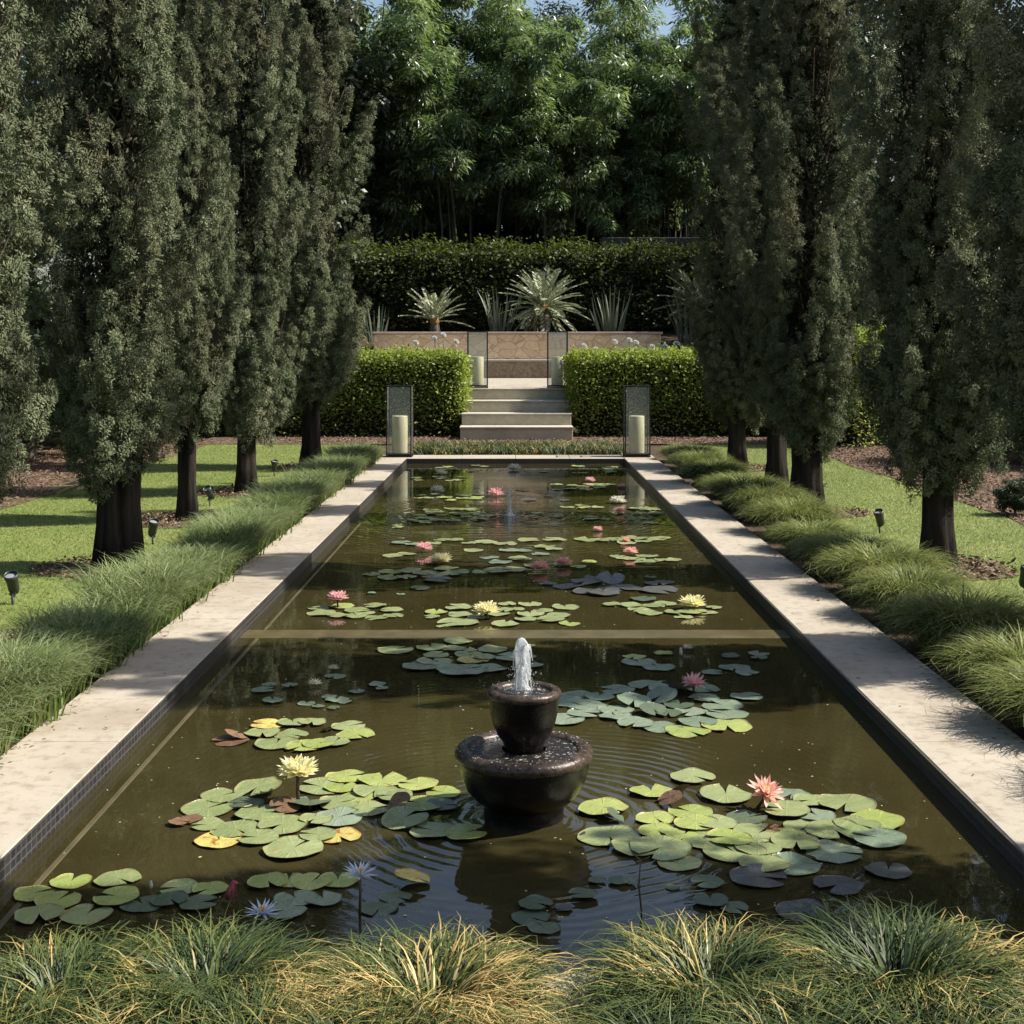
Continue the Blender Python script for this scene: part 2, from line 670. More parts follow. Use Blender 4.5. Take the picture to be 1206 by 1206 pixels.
def cypress_crown(name, seed, H, Rm, z0, extra=()):
    rng = np.random.default_rng(seed)

    def rad(z):
        u = (z - z0) / (H - z0)
        return Rm * np.clip(np.minimum(.55 + 1.7 * u, 1.0), 0, 1) * np.clip((1 - u) / .50, 0, 1) ** .62
    N = 165
    zz = z0 + (H - z0) * rng.random(N) ** 1.25 * .97
    zz[:44] = z0 + rng.random(44) * .5
    phi = rng.random(N) * 2 * PI
    rr = rad(zz) * (.46 + .74 * rng.random(N) ** 1.1)
    rr *= 1 + .15 * np.sin(3 * phi + zz * 1.6 + seed) + .12 * np.sin(phi * 2 - zz * 2.7)
    rr[:44] *= .72 + .4 * rng.random(44)
    ln = .6 + .75 * rng.random(N)
    pr = .09 + .10 * rng.random(N)
    out = .10 + .34 * rng.random(N)
    for (ez, ephi, er, el, ep) in extra:
        zz = np.append(zz, ez)
        phi = np.append(phi, ephi)
        rr = np.append(rr, er)
        ln = np.append(ln, el)
        pr = np.append(pr, ep)
        out = np.append(out, .45)
    radial = np.stack([np.cos(phi), np.sin(phi), np.zeros_like(phi)], -1)
    base = radial * (rr * .80)[:, None] + np.stack([0 * zz, 0 * zz, zz - ln * .4], -1)
    ax = unit(np.array([0, 0, 1.]) + radial * out[:, None] + rng.normal(0, .13, base.shape))
    # tufts sit on the skin of every upright plume, sprays radiate from each tuft
    cnt = (np.clip(ln * pr / (.65 * .135), .5, 2.8) * 34).astype(int)
    ti = np.repeat(np.arange(len(zz)), cnt)
    m = len(ti)
    t = rng.random(m) ** .85
    rv = unit(rng.normal(size=(m, 3)))
    rv = unit(rv - ax[ti] * np.sum(rv * ax[ti], -1, keepdims=True))
    ring = pr[ti] * np.sin(PI * np.clip(t, 0, 1) ** .62) ** .8 * (.62 + .5 * rng.random(m))
    TC = base[ti] + ax[ti] * (ln[ti] * t)[:, None] + rv * ring[:, None]
    td = unit(ax[ti] * .55 + rv * 1.0 + rng.normal(0, .22, (m, 3)))
    tr_ = .030 + .032 * rng.random(m)
    K = 62
    idx = np.repeat(np.arange(m), K)
    n = len(idx)
    d = unit(rng.normal(size=(n, 3)) + td[idx] * .75)
    C = TC[idx] + d * (tr_[idx] * (.25 + .75 * rng.random(n)))[:, None] + td[idx] * .01
    A1 = d + td[idx] * .55 + rng.normal(0, .3, (n, 3))
    # inner filling so that nothing shows through the middle
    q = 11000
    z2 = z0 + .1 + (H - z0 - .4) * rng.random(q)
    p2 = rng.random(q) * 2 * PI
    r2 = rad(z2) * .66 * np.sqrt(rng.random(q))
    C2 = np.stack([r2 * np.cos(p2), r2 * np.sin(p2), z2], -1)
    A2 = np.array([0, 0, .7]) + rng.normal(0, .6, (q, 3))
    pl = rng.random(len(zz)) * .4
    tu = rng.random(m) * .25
    rn = np.concatenate([pl[ti][idx] + tu[idx] + rng.random(n) * .33 + .10, rng.random(q) * .05])  # inner sprays near black: dead twigs, and painted shade between the plumes
    C = np.concatenate([C, C2])
    A = np.concatenate([A1, A2])
    k = len(C)
    L = .017 + .022 * rng.random(k)
    W = .006 + .0055 * rng.random(k)
    L[-q:] *= 3.2
    W[-q:] *= 3.6
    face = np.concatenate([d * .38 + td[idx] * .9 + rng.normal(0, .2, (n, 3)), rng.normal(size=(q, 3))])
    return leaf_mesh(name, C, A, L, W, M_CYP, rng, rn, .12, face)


def cypress_trunk(name, seed, H, r, split=False):
    rr = random.Random(seed)
    mb = MB()
    n = 16
    pts, rad = [], []
    for i in range(n + 1):
        u = i / n
        z = -.06 + u * (H * .8)
        pts.append((.05 * math.sin(u * 5 + seed) * u, .05 * math.cos(u * 4 + seed) * u, z))
        rad.append(r * ((1 - u) ** .7 * .82 + .03) * (1 + .38 * math.exp(-max(z, 0) * 6)) * (1 + .06 * rr.uniform(-1, 1)))
    mb.tube(pts, rad, 30, True, .10, 4)
    if split:
        mb.tube([(.17, .03, -.06), (.15, .0, .5), (.17, .02, 1.1), (.22, .03, 2.0), (.25, .0, 3.0)], [r * .8, r * .62, r * .58, r * .45, .03], 20, True, .07, 3)
    return mb.mesh(name, M_BARK)


def cypress_branches(name, seed, H, Rm, z0):
    rr = random.Random(seed)
    mb = MB()
    for i in range(46):
        z = z0 - .15 + (H * .7 - z0) * rr.random()
        a = rr.random() * 2 * PI
        l = Rm * rr.uniform(.6, 1.05)
        c, s = math.cos(a), math.sin(a)
        k = rr.uniform(.5, 1.1)
        mb.tube([(.04 * c, .04 * s, z), (l * .4 * c, l * .4 * s, z + l * k * .3), (l * .75 * c, l * .75 * s, z + l * k * .85), (l * c, l * s, z + l * k * 1.6)], [.018, .013, .008, .003], 5, False)
    return mb.mesh(name, M_TWIG)


CYP = []
specs = [(11, 7.6, .56, .98, False, [(3.4, .25, .66, .8, .16), (2.5, 3.4, .62, .7, .15), (1.9, .9, .62, .55, .14), (4.2, 2.2, .6, .7, .14)]),
         (23, 7.9, .55, 1.0, True, [(2.35, .1, .68, .6, .16), (1.25, .2, .42, .6, .17), (1.1, -.4, .40, .5, .15), (3.6, 3.0, .64, .7, .15), (2.9, 4.6, .64, .6, .15)]),
         (37, 7.4, .53, 1.22, False, [(3.0, 5.6, .6, .7, .15), (2.4, 2.9, .6, .6, .14)])]
for (sd, H, Rm, z0, spl, ex) in specs:
    CYP.append((cypress_crown('crown', sd, H, Rm, z0, ex), cypress_trunk('trunk', sd, H, .15, spl), cypress_branches('branches', sd, H, Rm, z0)))

ltree = [(-3.26, 4.75, 0, 1.00, 0.3, 'tall grey green column cypress left of the pool, out past the front corner'),
         (-3.28, 7.75, 0, 1.02, 1.2, 'grey green cypress nearest on the left lawn, cut off by the photo\'s left edge'),
         (-3.20, 10.8, 1, 1.00, 0.0, 'column cypress on the left lawn with a thick double fluted trunk'),
         (-3.33, 13.8, 2, 1.02, 2.0, 'slender cypress on the left lawn with a bare straight trunk lit along its right side'),
         (-3.27, 16.5, 0, 1.05, 4.0, 'dark cypress on the left lawn whose foliage comes down low over a short wide trunk'),
         (-3.02, 20.1, 2, 1.12, 0.9, 'farthest cypress on the left with pale side shoots sticking out toward the steps')]
rtree = [(3.32, 4.30, 0, .78, 2.2, 'tall shaded cypress right of the pool, out past the front corner'),
         (3.30, 7.62, 2, 1.04, 1.0, 'dark shaded cypress nearest on the right, cut off by the right edge of the photo'),
         (3.36, 10.8, 0, 1.03, 2.6, 'shaded cypress on the right lawn with a thick dark trunk rising from a mulch ring'),
         (3.15, 14.5, 1, .99, 2.4, 'cypress on the right lawn with a leaning trunk and a sunlit right flank'),
         (3.33, 17.3, 2, 1.06, 3.0, 'dark middle cypress on the right, its black trunk just behind the leaning one'),
         (3.25, 19.9, 0, 1.04, 5.2, 'farthest cypress on the right, its trunk beside the clipped hedge')]
WIDE = {(True, 4): .78, (False, 7): .90, (False, 10): .86, (False, 13): .72, (False, 16): .88, (False, 20): 1.08, (True, 7): 1.0, (True, 10): .86, (True, 14): .86, (True, 17): .95, (True, 19): 1.0}
for (x, y, v, sc, rz, lab) in ltree + rtree:
    r = empty('cypress_tree', (x, y, -.03), rz)
    k = WIDE.get((x > 0, int(y)), 1.0)
    r.scale = (k, k, sc)
    tag(r, lab, 'tree', 'column cypresses lining the pool')
    obj('crown', CYP[v][0], r)
    obj('trunk', CYP[v][1], r)
    obj('branches', CYP[v][2], r)

# ------------------------------------------------------------------ generic leaf clouds
def cloud(rng, centers, radii, each, axis_fn, squash=.8):
    n = len(centers)
    idx = np.repeat(np.arange(n), each)
    d = unit(rng.normal(size=(len(idx), 3)))
    d[:, 2] *= squash
    rr = radii[idx] * rng.random(len(idx)) ** .45
    C = centers[idx] + d * rr[:, None]
    return C, axis_fn(d, len(idx)), idx


M_BROAD = foliage('dark_broadleaf', [(0, (.022, .036, .014)), (.6, (.045, .07, .026)), (1, (.075, .10, .036))], .45, .2, .4, .8, (.02, .032, .014), .3)
M_SHRUB = foliage('shrub_leaf', [(0, (.022, .038, .014)), (.6, (.042, .07, .024)), (1, (.075, .105, .032))], .45, .22, .4, 0, None, .4)


def broad_tree(seed, H, Rx, zc0, n=70, each=330, L=.24, Wd=.1, mat=None):
    rng = np.random.default_rng(seed)
    d = unit(rng.normal(size=(n, 3)))
    rr = rng.random(n) ** .4
    zc = (H + zc0) / 2
    cen = np.stack([d[:, 0] * Rx * rr, d[:, 1] * Rx * rr, zc + d[:, 2] * (H - zc0) / 2 * rr], -1)
    rad = Rx * (.16 + .16 * rng.random(n))
    C, A, idx = cloud(rng, cen, rad, each, lambda d, m: d * .8 + rng.normal(0, .5, (m, 3)) + np.array([0, 0, -.3]), .75)
    rn = (rng.random(n) * .5)[idx] + rng.random(len(idx)) * .5
    crown = leaf_mesh('crown', C, A, L * (.6 + .6 * rng.random(len(C))), Wd * (.7 + .5 * rng.random(len(C))), mat or M_BROAD, rng, rn, .15, (C - cen[idx]) / rad[idx][:, None] + np.array([0, 0, .6]) + rng.normal(0, .45, C.shape))
    mb = MB()
    mb.tube([(0, 0, -.3), (.1, 0, zc0 * .6), (.05, .1, zc), (0, 0, H * .85)], [Rx * .09, Rx * .07, Rx * .05, .03], 12, True, .06)
    for k in range(0, n, 4):
        c = cen[k]
        mb.tube([(.07, .05, zc0 * .6 + .3 * (c[2] - zc0 * .6)), tuple(c * np.array([.5, .5, .85])), tuple(c)], [Rx * .03, Rx * .02, .012], 6, False)
    return crown, mb.mesh('trunk', M_BARK2)


BT = [broad_tree(101, 13, 4.2, 1.5, 90, 330), broad_tree(102, 11, 3.6, 1.0, 80, 330), broad_tree(103, 14.5, 4.0, 2.0, 90, 330)]
bts = [(-12.5, 33.5, 0, 1, 'dark broadleaf tree closing the view behind the left cypress row'),
       (-18.5, 30, 2, .95, 'tall dark broadleaf tree far out on the left beyond the lawn'),
       (-7.6, 40, 1, 1.1, 'dark tree left of the bamboo grove above the tall rear hedge'),
       (-13.5, 46, 2, 1.05, 'tall tree at the back left behind the broadleaf trees'),
       (-11.3, 22.5, 1, .75, 'lower dark tree behind the left lawn shrubs'),
       (-12, 14.5, 0, .7, 'near dark tree behind the left lawn at the photo edge'),
       (11.5, 53, 0, 1.1, 'dark tree right of the bamboo grove above the rear hedge'),
       (12.6, 36.5, 1, 1.0, 'dark broadleaf tree closing the view behind the right cypress row'),
       (18.5, 35, 2, .9, 'tall dark tree far out on the right beyond the mulch bed'),
       (17, 58, 0, 1.2, 'tall tree at the back right behind the broadleaf trees'),
       (13.8, 27, 1, .62, 'lower dark tree at the right edge behind the mulch bed'),
       (1.5, 58, 2, .90, 'tall tree rising behind the middle of the bamboo grove'),
       (-5.5, 60, 0, 1.0, 'broad tree rising behind the left of the bamboo grove')]
for (x, y, v, sc, lab) in bts:
    r = empty('broadleaf_tree', (x, y, terrain_z(x, y)), random.uniform(0, 6))
    r.scale = (sc, sc, sc)
    tag(r, lab, 'tree', 'dark background trees')
    obj('crown', BT[v][0], r)
    obj('trunk', BT[v][1], r)

SH = [broad_tree(201, 2.7, 1.5, .05, 60, 330, .10, .045, M_SHRUB), broad_tree(202, 2.3, 1.3, .05, 60, 300, .12, .05, M_SHRUB)]
shs = [(-8.2, 9.5, 0, 1, 'dark rounded shrub behind the left lawn, nearest the photo edge'),
       (-8.0, 12.6, 1, 1.1, 'dark shrub behind the left lawn, second back from the photo edge'),
       (-8.4, 15.5, 0, 1.05, 'dark shrub behind the mulch with the pruned branches'),
       (-8.1, 18.5, 1, 1.2, 'dark shrub behind the slender left cypress'),
       (-7.8, 21.6, 0, 1.1, 'dark shrub behind the low leafed left cypress'),
       (-7.5, 24.8, 1, 1.15, 'dark shrub by the left end of the clipped hedge'),
       (-10.5, 27.5, 0, 1.3, 'big dark shrub in the far left corner of the lawn'),
       (9.6, 23.2, 0, 1.0, 'dark shrub on the mulch bed right of the light green hedge'),
       (8.3, 20.8, 1, 1.1, 'dark shrub on the mulch bed at the photo edge, right of the thick trunk'),
       (9.6, 17.6, 0, .95, 'dark shrub at the outer edge of the right mulch bed'),
       (10.2, 25.5, 1, 1.4, 'big dark shrub in the far right corner of the mulch bed'),
       (-9.8, 20.2, 1, 2.0, 'tall dark shrub behind the left lawn between the nearest crowns'),
       (-9.2, 13.8, 0, 1.5, 'mid height dark shrub at the outer edge of the left mulch'),
       (9.0, 31.8, 0, 2.3, 'tall dark shrub behind the gap between the right cypresses'),
       (-6.5, 51, 0, 2.6, 'dark undergrowth behind the left bamboo stems'),
       (-2.5, 51.5, 1, 2.9, 'dark undergrowth behind the stems left of the middle'),
       (1.5, 51, 0, 2.6, 'dark undergrowth behind the stems right of the middle'),
       (5.2, 51.5, 1, 2.9, 'dark undergrowth behind the bare right bamboo stems'),
       (9.0, 51, 0, 2.6, 'dark undergrowth behind the farthest right bamboo')]
for (x, y, v, sc, lab) in shs:
    r = empty('shrub', (x, y, terrain_z(x, y)), random.uniform(0, 6))
    r.scale = (sc, sc, sc)
    tag(r, lab, 'shrub', 'dark shrubs bordering the lawns')
    obj('foliage', SH[v][0], r)
    obj('stems', SH[v][1], r)

# small bush on the right lawn edge
sx, sy = survey(1194, 606, -.02)
r = empty('shrub', (sx, sy, -.03))
r.scale = (.16, .16, .17)
tag(r, 'tiny young bush alone on the mulch at the right photo edge', 'shrub')
obj('foliage', SH[1][0], r)
obj('stems', SH[1][1], r)

# ------------------------------------------------------------------ bamboo
M_BAM = foliage('bamboo_leaf', [(0, (.075, .12, .054)), (.5, (.18, .245, .12)), (.85, (.27, .33, .175)), (1, (.38, .40, .25))], .35, .42, .6, .45, (.05, .085, .035), .25, (1.0, 1.1, .5))
M_CULM = plain('bamboo_culm', (.05, .052, .03), .6, .3, .4, 6, .1)


def bamboo(seed, H=10.5):
    rng = np.random.default_rng(seed)
    culms, cen, rad = [], [], []
    for i in range(9):
        a = rng.random() * 2 * PI
        b = rng.random() ** .5 * .95
        px, py = math.cos(a) * b, math.sin(a) * b
        lean = .9 + 1.5 * rng.random()
        la = a + rng.normal(0, .5)
        h = H * (.72 + .3 * rng.random())
        pts, rd = [], []
        for k in range(9):
            u = k / 8
            o = lean * u ** 2.4
            pts.append((px + math.cos(la) * o, py + math.sin(la) * o, -.1 + h * (u - .07 * u ** 4)))
            rd.append(.042 * (1 - .85 * u) + .004)
        culms.append(MB().tube(pts, rd, 7).mesh('culm', M_CULM))
        for k in range(15):
            u = .33 + .67 * rng.random() ** .75
            o = lean * u ** 2.4
            pa = rng.random() * 2 * PI
            sp = (.25 + .95 * rng.random()) * (1.15 - .55 * u)
            cen.append((px + math.cos(la) * o + math.cos(pa) * sp, py + math.sin(la) * o + math.sin(pa) * sp, h * u - .3 * sp + rng.normal(0, .15)))
            rad.append(.26 + .34 * rng.random())
    cen, rad = np.array(cen), np.array(rad)
    C, A, idx = cloud(rng, cen, rad, 160, lambda d, m: d * np.array([1, 1, .2]) * .8 + rng.normal(0, .35, (m, 3)) + np.array([0, 0, -.55]), .7)
    rn = (rng.random(len(cen)) * .6)[idx] + rng.random(len(idx)) * .4
    n = len(C)
    return leaf_mesh('foliage', C, A, .16 + .16 * rng.random(n), .042 + .034 * rng.random(n), M_BAM, rng, rn, .1, (C - cen[idx]) / rad[idx][:, None] * .8 + np.array([0, 0, .75]) + rng.normal(0, .4, C.shape)), culms


BAM = [bamboo(301), bamboo(302), bamboo(303)]
bms = [(-5.9, 43.5, 0, 1.0, 'bamboo clump half hidden behind the farthest left cypress'),
       (-3.7, 42.8, 1, .93, 'bamboo clump left of the middle with low hanging leaf sprays'),
       (-1.3, 41.6, 2, 1.0, 'big bright bamboo clump left of centre above the steps'),
       (1.3, 41.9, 0, .93, 'bright bamboo clump right of centre with bare stems showing below'),
       (3.6, 43.2, 1, .84, 'bamboo clump right of the middle with dark upright stems'),
       (5.8, 43.4, 2, .86, 'dark bamboo clump beside the farthest right cypress'),
       (7.6, 43.6, 0, .85, 'bamboo clump mostly hidden behind the right cypresses'),
       (-4.8, 46.2, 2, 1.12, 'second row bamboo clump rising high at the left'),
       (-2.0, 46.0, 0, 1.12, 'second row bamboo clump left of the gap of sky'),
       (.6, 46.4, 1, 1.10, 'second row bamboo clump in the middle, yellow green top'),
       (3.3, 46.2, 2, 1.11, 'second row bamboo clump with sunlit yellow green top at the right'),
       (5.4, 46.5, 0, 1.06, 'second row bamboo clump below the patch of sky at the right')]
for (x, y, v, sc, lab) in bms:
    r = empty('bamboo_clump', (x, y, terrain_z(x, y)), random.uniform(0, 6))
    r.scale = (sc, sc, sc)
    tag(r, lab, 'bamboo', 'bamboo grove')
    obj('foliage', BAM[v][0], r)
    for cm in BAM[v][1]:
        obj('culm', cm, r)

# ------------------------------------------------------------------ hedges
def hedge_mat(name, stops):
    return foliage(name, stops, .5, .42, .3, 0, None, .1, (1.1, 1.15, .6))


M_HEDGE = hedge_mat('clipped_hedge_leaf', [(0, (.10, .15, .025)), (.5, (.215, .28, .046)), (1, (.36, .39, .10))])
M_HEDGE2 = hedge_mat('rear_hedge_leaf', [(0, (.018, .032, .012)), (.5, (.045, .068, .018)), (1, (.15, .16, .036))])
M_CORE = plain('hedge_twigs', (.022, .018, .012), .95, .1, .4, 20, .5)


def hedge(x0, x1, y0, y1, z0, z1, n, L, Wd, mat, label, seed, rough=.05, low=.33, group=None, lumps=0.0):
    rng = np.random.default_rng(seed)
    cx, cy = (x0 + x1) / 2, (y0 + y1) / 2
    r = empty('hedge', (cx, cy, z0))
    tag(r, label, 'hedge', group)
    hx, hy, hz = (x1 - x0) / 2, (y1 - y0) / 2, z1 - z0
    areas = np.array([2 * hx * hz, 2 * hx * 2 * hy, 2 * hy * hz, 2 * hy * hz])
    face = rng.choice(4, n, p=areas / areas.sum())
    u, v = rng.random(n) * 2 - 1, rng.random(n)
    P = np.zeros((n, 3))
    N = np.zeros((n, 3))
    f = face == 0
    P[f] = np.stack([u[f] * hx, -hy + 0 * u[f], v[f] ** .8 * hz], -1)
    N[f] = (0, -1, 0)
    f = face == 1
    P[f] = np.stack([u[f] * hx, (v[f] * 2 - 1) * hy, hz + 0 * u[f]], -1)
    N[f] = (0, 0, 1)
    for k, s in ((2, -1), (3, 1)):
        f = face == k
        P[f] = np.stack([s * hx + 0 * u[f], u[f] * hy, v[f] ** .8 * hz], -1)
        N[f] = (s, 0, 0)
    keep = ~((P[:, 2] < low * hz) & (rng.random(n) < .72 - P[:, 2] / hz))
    P, N = P[keep], N[keep]
    n = len(P)
    und = np.sin(P[:, 0] * 3.1 + P[:, 2] * 4) * .5 + np.sin(P[:, 0] * 7.3 - P[:, 2] * 6 + P[:, 1] * 5) * .5
    P += N * (rng.normal(-.03, rough, n) + und * (.025 + lumps))[:, None]
    A = N * .7 + rng.normal(0, .6, (n, 3)) + np.array([0, 0, .25])
    obj('leaves', leaf_mesh('leaves', P, A, L * (.6 + .7 * rng.random(n)), Wd * (.7 + .6 * rng.random(n)), mat, rng, None, .15, N * .45 + np.array([0, 0, .75]) + rng.normal(0, .42, (n, 3))), r)
    i = .16 + lumps
    MB().box(-hx + i, hx - i, -hy + i, hy - i, -.05, hz - i, .05).build('twig_core', M_CORE, r)
    return r


hedge(-8.5, -1.06, 27.1, 28.4, -.05, 1.61, 42000, .075, .038, M_HEDGE, 'clipped bright green box hedge left of the stone steps', 1, .075)
hedge(1.13, 8.2, 27.1, 28.4, -.05, 1.62, 40000, .075, .038, M_HEDGE, 'clipped bright green box hedge right of the stone steps', 2, .075)
hx_ = hedge(5.2, 9.0, 25.0, 26.4, -.05, 2.02, 21000, .075, .038, M_HEDGE, 'taller light green hedge glimpsed between the right cypresses', 3, .06)
hx_.rotation_euler = (0, 0, R(38))
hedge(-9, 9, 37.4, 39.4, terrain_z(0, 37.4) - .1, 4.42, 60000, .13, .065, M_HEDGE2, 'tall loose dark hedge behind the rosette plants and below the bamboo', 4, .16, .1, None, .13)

# ------------------------------------------------------------------ steps, patio, walls
def mat_stone(name, a, b, sc=10):
    t = NT(name)
    co = t.pos()
    n1 = t.noise(co, sc, 5, .6)
    n2 = t.noise(co, 1.6, 4, .6)
    c = t.ramp(n1, [(.3, a), (.7, b)])
    c = t.mixc(t.ramp(n2, [(.5, (0, 0, 0)), (.75, (.5, .5, .5))]), c, tuple(x * .6 for x in a))
    return t.done(t.principled(c, .85, .25, 0, t.bump(n1, .3, .006)))


M_RISER = mat_stone('weathered_step', (.37, .33, .245), (.48, .43, .33))
M_TREAD = mat_stone('pale_tread', (.36, .33, .27), (.46, .42, .35))
r = empty('stone_steps', (0.02, 26.2, 0))
tag(r, 'four pale stone steps rising between the two clipped hedges', 'steps')
for k in range(4):
    y0 = .62 * k
    hw = 1.085 - .005 * k
    st = MB().box(-hw, hw, y0, 2.45 - .001 * k, -.06 if k == 0 else .23 * k - .02, .23 * (k + 1) - .035, .008).build('step', M_RISER, r)
    MB().box(-hw - .012, hw + .012, y0 - .02, (y0 + .625) if k < 3 else y0 + .5, .23 * (k + 1) - .0345, .23 * (k + 1), .006).build('tread', M_TREAD, st)
mb = MB()
mb.box(-3.6, 3.6, 28.57, 33.35, .3, .918, .005)
for v_ in mb.bm.verts:
    if v_.co.z > .8 and v_.co.y > 30:
        v_.co.z += .122
tag(mb.build('patio', mat_stone('patio_paving', (.30, .26, .21), (.38, .34, .28))), kind='structure')


def mat_crazy():
    t = NT('crazy_paving_sandstone')
    co = t.pos()
    mp0 = t.mapping(co, (3.0, 3.0, 4.6))
    wn = t.n('ShaderNodeTexNoise')
    wn.inputs['Scale'].default_value = 3
    t.l(co, wn.inputs['Vector'])
    mp = t.mixc(.22, mp0, wn.outputs['Color'], 'LINEAR_LIGHT')
    n0 = t.noise(co, 4, 2, .5)
    v = t.n('ShaderNodeTexVoronoi', feature='DISTANCE_TO_EDGE')
    v.inputs['Scale'].default_value = 1
    t.l(mp, v.inputs['Vector'])
    v2 = t.n('ShaderNodeTexVoronoi')
    v2.inputs['Scale'].default_value = 1
    t.l(mp, v2.inputs['Vector'])
    sp = t.n('ShaderNodeSeparateColor')
    t.l(v2.outputs['Color'], sp.inputs[0])
    c = t.ramp(sp.outputs[0], [(0, (.60, .43, .26)), (.4, (.68, .51, .33)), (.7, (.72, .57, .40)), (1, (.66, .47, .34))])
    c = t.mixc(t.ramp(t.noise(co, 14, 4, .6), [(.4, (0, 0, 0)), (.8, (.5, .5, .5))]), c, (.33, .22, .14))
    e = t.ramp(v.outputs['Distance'], [(.015, (.7, .7, .7)), (.05, (0, 0, 0))])
    c = t.mixc(e, c, (.36, .22, .14))
    return t.done(t.principled(c, .9, .2, 0, t.bump(v.outputs['Distance'], .5, .03)))


M_CRAZY = mat_crazy()
M_ROUGH = mat_stone('rough_bench_stone', (.16, .115, .075), (.34, .26, .18), 16)
M_CAP = mat_stone('wall_cap', (.36, .27, .21), (.48, .38, .30), 8)
r = empty('garden_wall', (0, 33.75, .9))
tag(r, 'low ochre crazy paved stone wall behind the patio', 'wall')
MB().box(-3.5, 3.6, -.15, .15, -.1, 1.205, .01).build('stone_face', M_CRAZY, r)
MB().box(-3.54, 3.64, -.18, .18, 1.206, 1.265, .012).build('capstone', M_CAP, r)
r = empty('stone_bench', (0, 33.28, 1.035))
tag(r, 'long built in stone bench along the foot of the ochre wall', 'bench')
MB().box(-3.3, 3.4, -.2, .3, 0, .40, .01).build('base', M_ROUGH, r)
MB().box(-3.32, 3.42, -.23, .31, .401, .45, .012).build('seat', M_TREAD, r)
# low grey kerb wall under the bamboo
MB().box(2.6, 8.5, 41.0, 41.3, terrain_z(0, 41) - .2, 5.12, .02).build('low_wall', mat_stone('grey_wall', (.035, .035, .032), (.065, .065, .058)))
tag(bpy.data.objects['low_wall'], 'low dark grey wall at the foot of the bamboo on the right', 'wall')

# ------------------------------------------------------------------ lanterns and candles
M_IRON = plain('black_iron', (.012, .012, .013), .45, .5, .3, 20, .1)


def mat_glass():
    t = NT('lantern_glass')
    tr = t.n('ShaderNodeBsdfTransparent')
    tr.inputs[0].default_value = (.975, .99, .985, 1)
    gl = t.n('ShaderNodeBsdfGlossy')
    gl.inputs['Roughness'].default_value = .03
    fr = t.n('ShaderNodeFresnel')
    fr.inputs[0].default_value = 1.45
    dif = t.n('ShaderNodeBsdfDiffuse')
    dif.inputs[0].default_value = (.62, .66, .62, 1)
    a = t.mixs(.12, tr.outputs[0], dif.outputs[0])
    bf = t.n('ShaderNodeNewGeometry').outputs['Backfacing']
    k = t.math('MULTIPLY', fr.outputs[0], t.math('SUBTRACT', 1.0, bf))
    return t.done(t.mixs(k, a, gl.outputs[0]))


def mat_wax():
    t = NT('cream_wax')
    nz = t.noise(t.coords(), 6, 3, .5)
    c = t.ramp(nz, [(.3, (.56, .50, .33)), (.7, (.63, .57, .40))])
    p = t.n('ShaderNodeBsdfPrincipled')
    t.l(c, p.inputs['Base Color'])
    p.inputs['Roughness'].default_value = .45
    p.inputs['Subsurface Weight'].default_value = .3
    p.inputs['Subsurface Radius'].default_value = (.05, .04, .02)
    return t.done(p.outputs[0])


M_GLASS, M_WAX = mat_glass(), mat_wax()


def lantern_meshes(hw, H):
    b = .0095
    fr = MB()
    for sx in (-1, 1):
        for sy in (-1, 1):
            fr.box(sx * hw - b, sx * hw + b, sy * hw - b, sy * hw + b, .012, H, .002, 1)
        for z in (.045, H - b):
            fr.box(sx * hw - b * .9, sx * hw + b * .9, -hw + b + .001, hw - b - .001, z - b, z + b, .002, 1)
            fr.box(-hw + b + .001, hw - b - .001, sx * hw - b * .9, sx * hw + b * .9, z - b, z + b, .002, 1)
    frame = fr.mesh('frame', M_IRON)
    base = MB().box(-hw - .015, hw + .015, -hw - .015, hw + .015, 0, .0115, .003).box(-hw + .014, hw - .014, -hw + .014, hw - .014, .024, .052, .003).mesh('base', M_IRON)
    pane = MB().box(-hw + .015, hw - .015, -.003, .003, .06, H - .028).mesh('glass_pane', M_GLASS)
    return frame, base, pane


LM = lantern_meshes(.195, 1.14)


def candle_mesh(r, H):
    pr = [(.001, 0), (r * .98, 0), (r, .01), (r * 1.005, H * .5), (r, H - .012), (r * .95, H), (r * .75, H - .012), (.001, H - .02)]
    return MB().lathe(pr, 32).mesh('pillar_candle', M_WAX), MB().tube([(0, 0, H - .03), (.003, 0, H + .02), (.008, .002, H + .035)], [.004, .0035, .002], 6).mesh('wick', M_IRON)


CM = candle_mesh(.125, .60)
lans = [(-1.86, 21.86, 0.0, 'tall black framed glass lantern at the far left corner of the pool', 'cream pillar candle in the lantern at the far left pool corner', 1),
        (1.95, 21.86, 0.0, 'tall black framed glass lantern at the far right corner of the pool', 'cream pillar candle in the lantern at the far right pool corner', 1),
        (-.79, 28.45, .921, 'black framed glass lantern on the top step at the left', 'cream pillar candle in the lantern on the left of the top step', 1.04),
        (.88, 28.45, .921, 'black framed glass lantern on the top step at the right', 'cream pillar candle in the lantern on the right of the top step', 1.04)]
for (x, y, z, la, lc, sc) in lans:
    r = empty('glass_lantern', (x, y, z), .0)
    r.scale = (sc, sc, sc)
    tag(r, la, 'lantern', 'glass candle lanterns')
    obj('frame', LM[0], r)
    obj('base', LM[1], r)
    for k in range(4):
        p = obj('glass_pane', LM[2], r)
        p.location = (.195 * math.sin(k * PI / 2), -.195 * math.cos(k * PI / 2), 0)
        p.rotation_euler = (0, 0, k * PI / 2)
    c = obj('pillar_candle', CM[0], None, (x, y, z + .053 * sc))
    tag(c, lc, 'candle', 'pillar candles')
    obj('wick', CM[1], c)

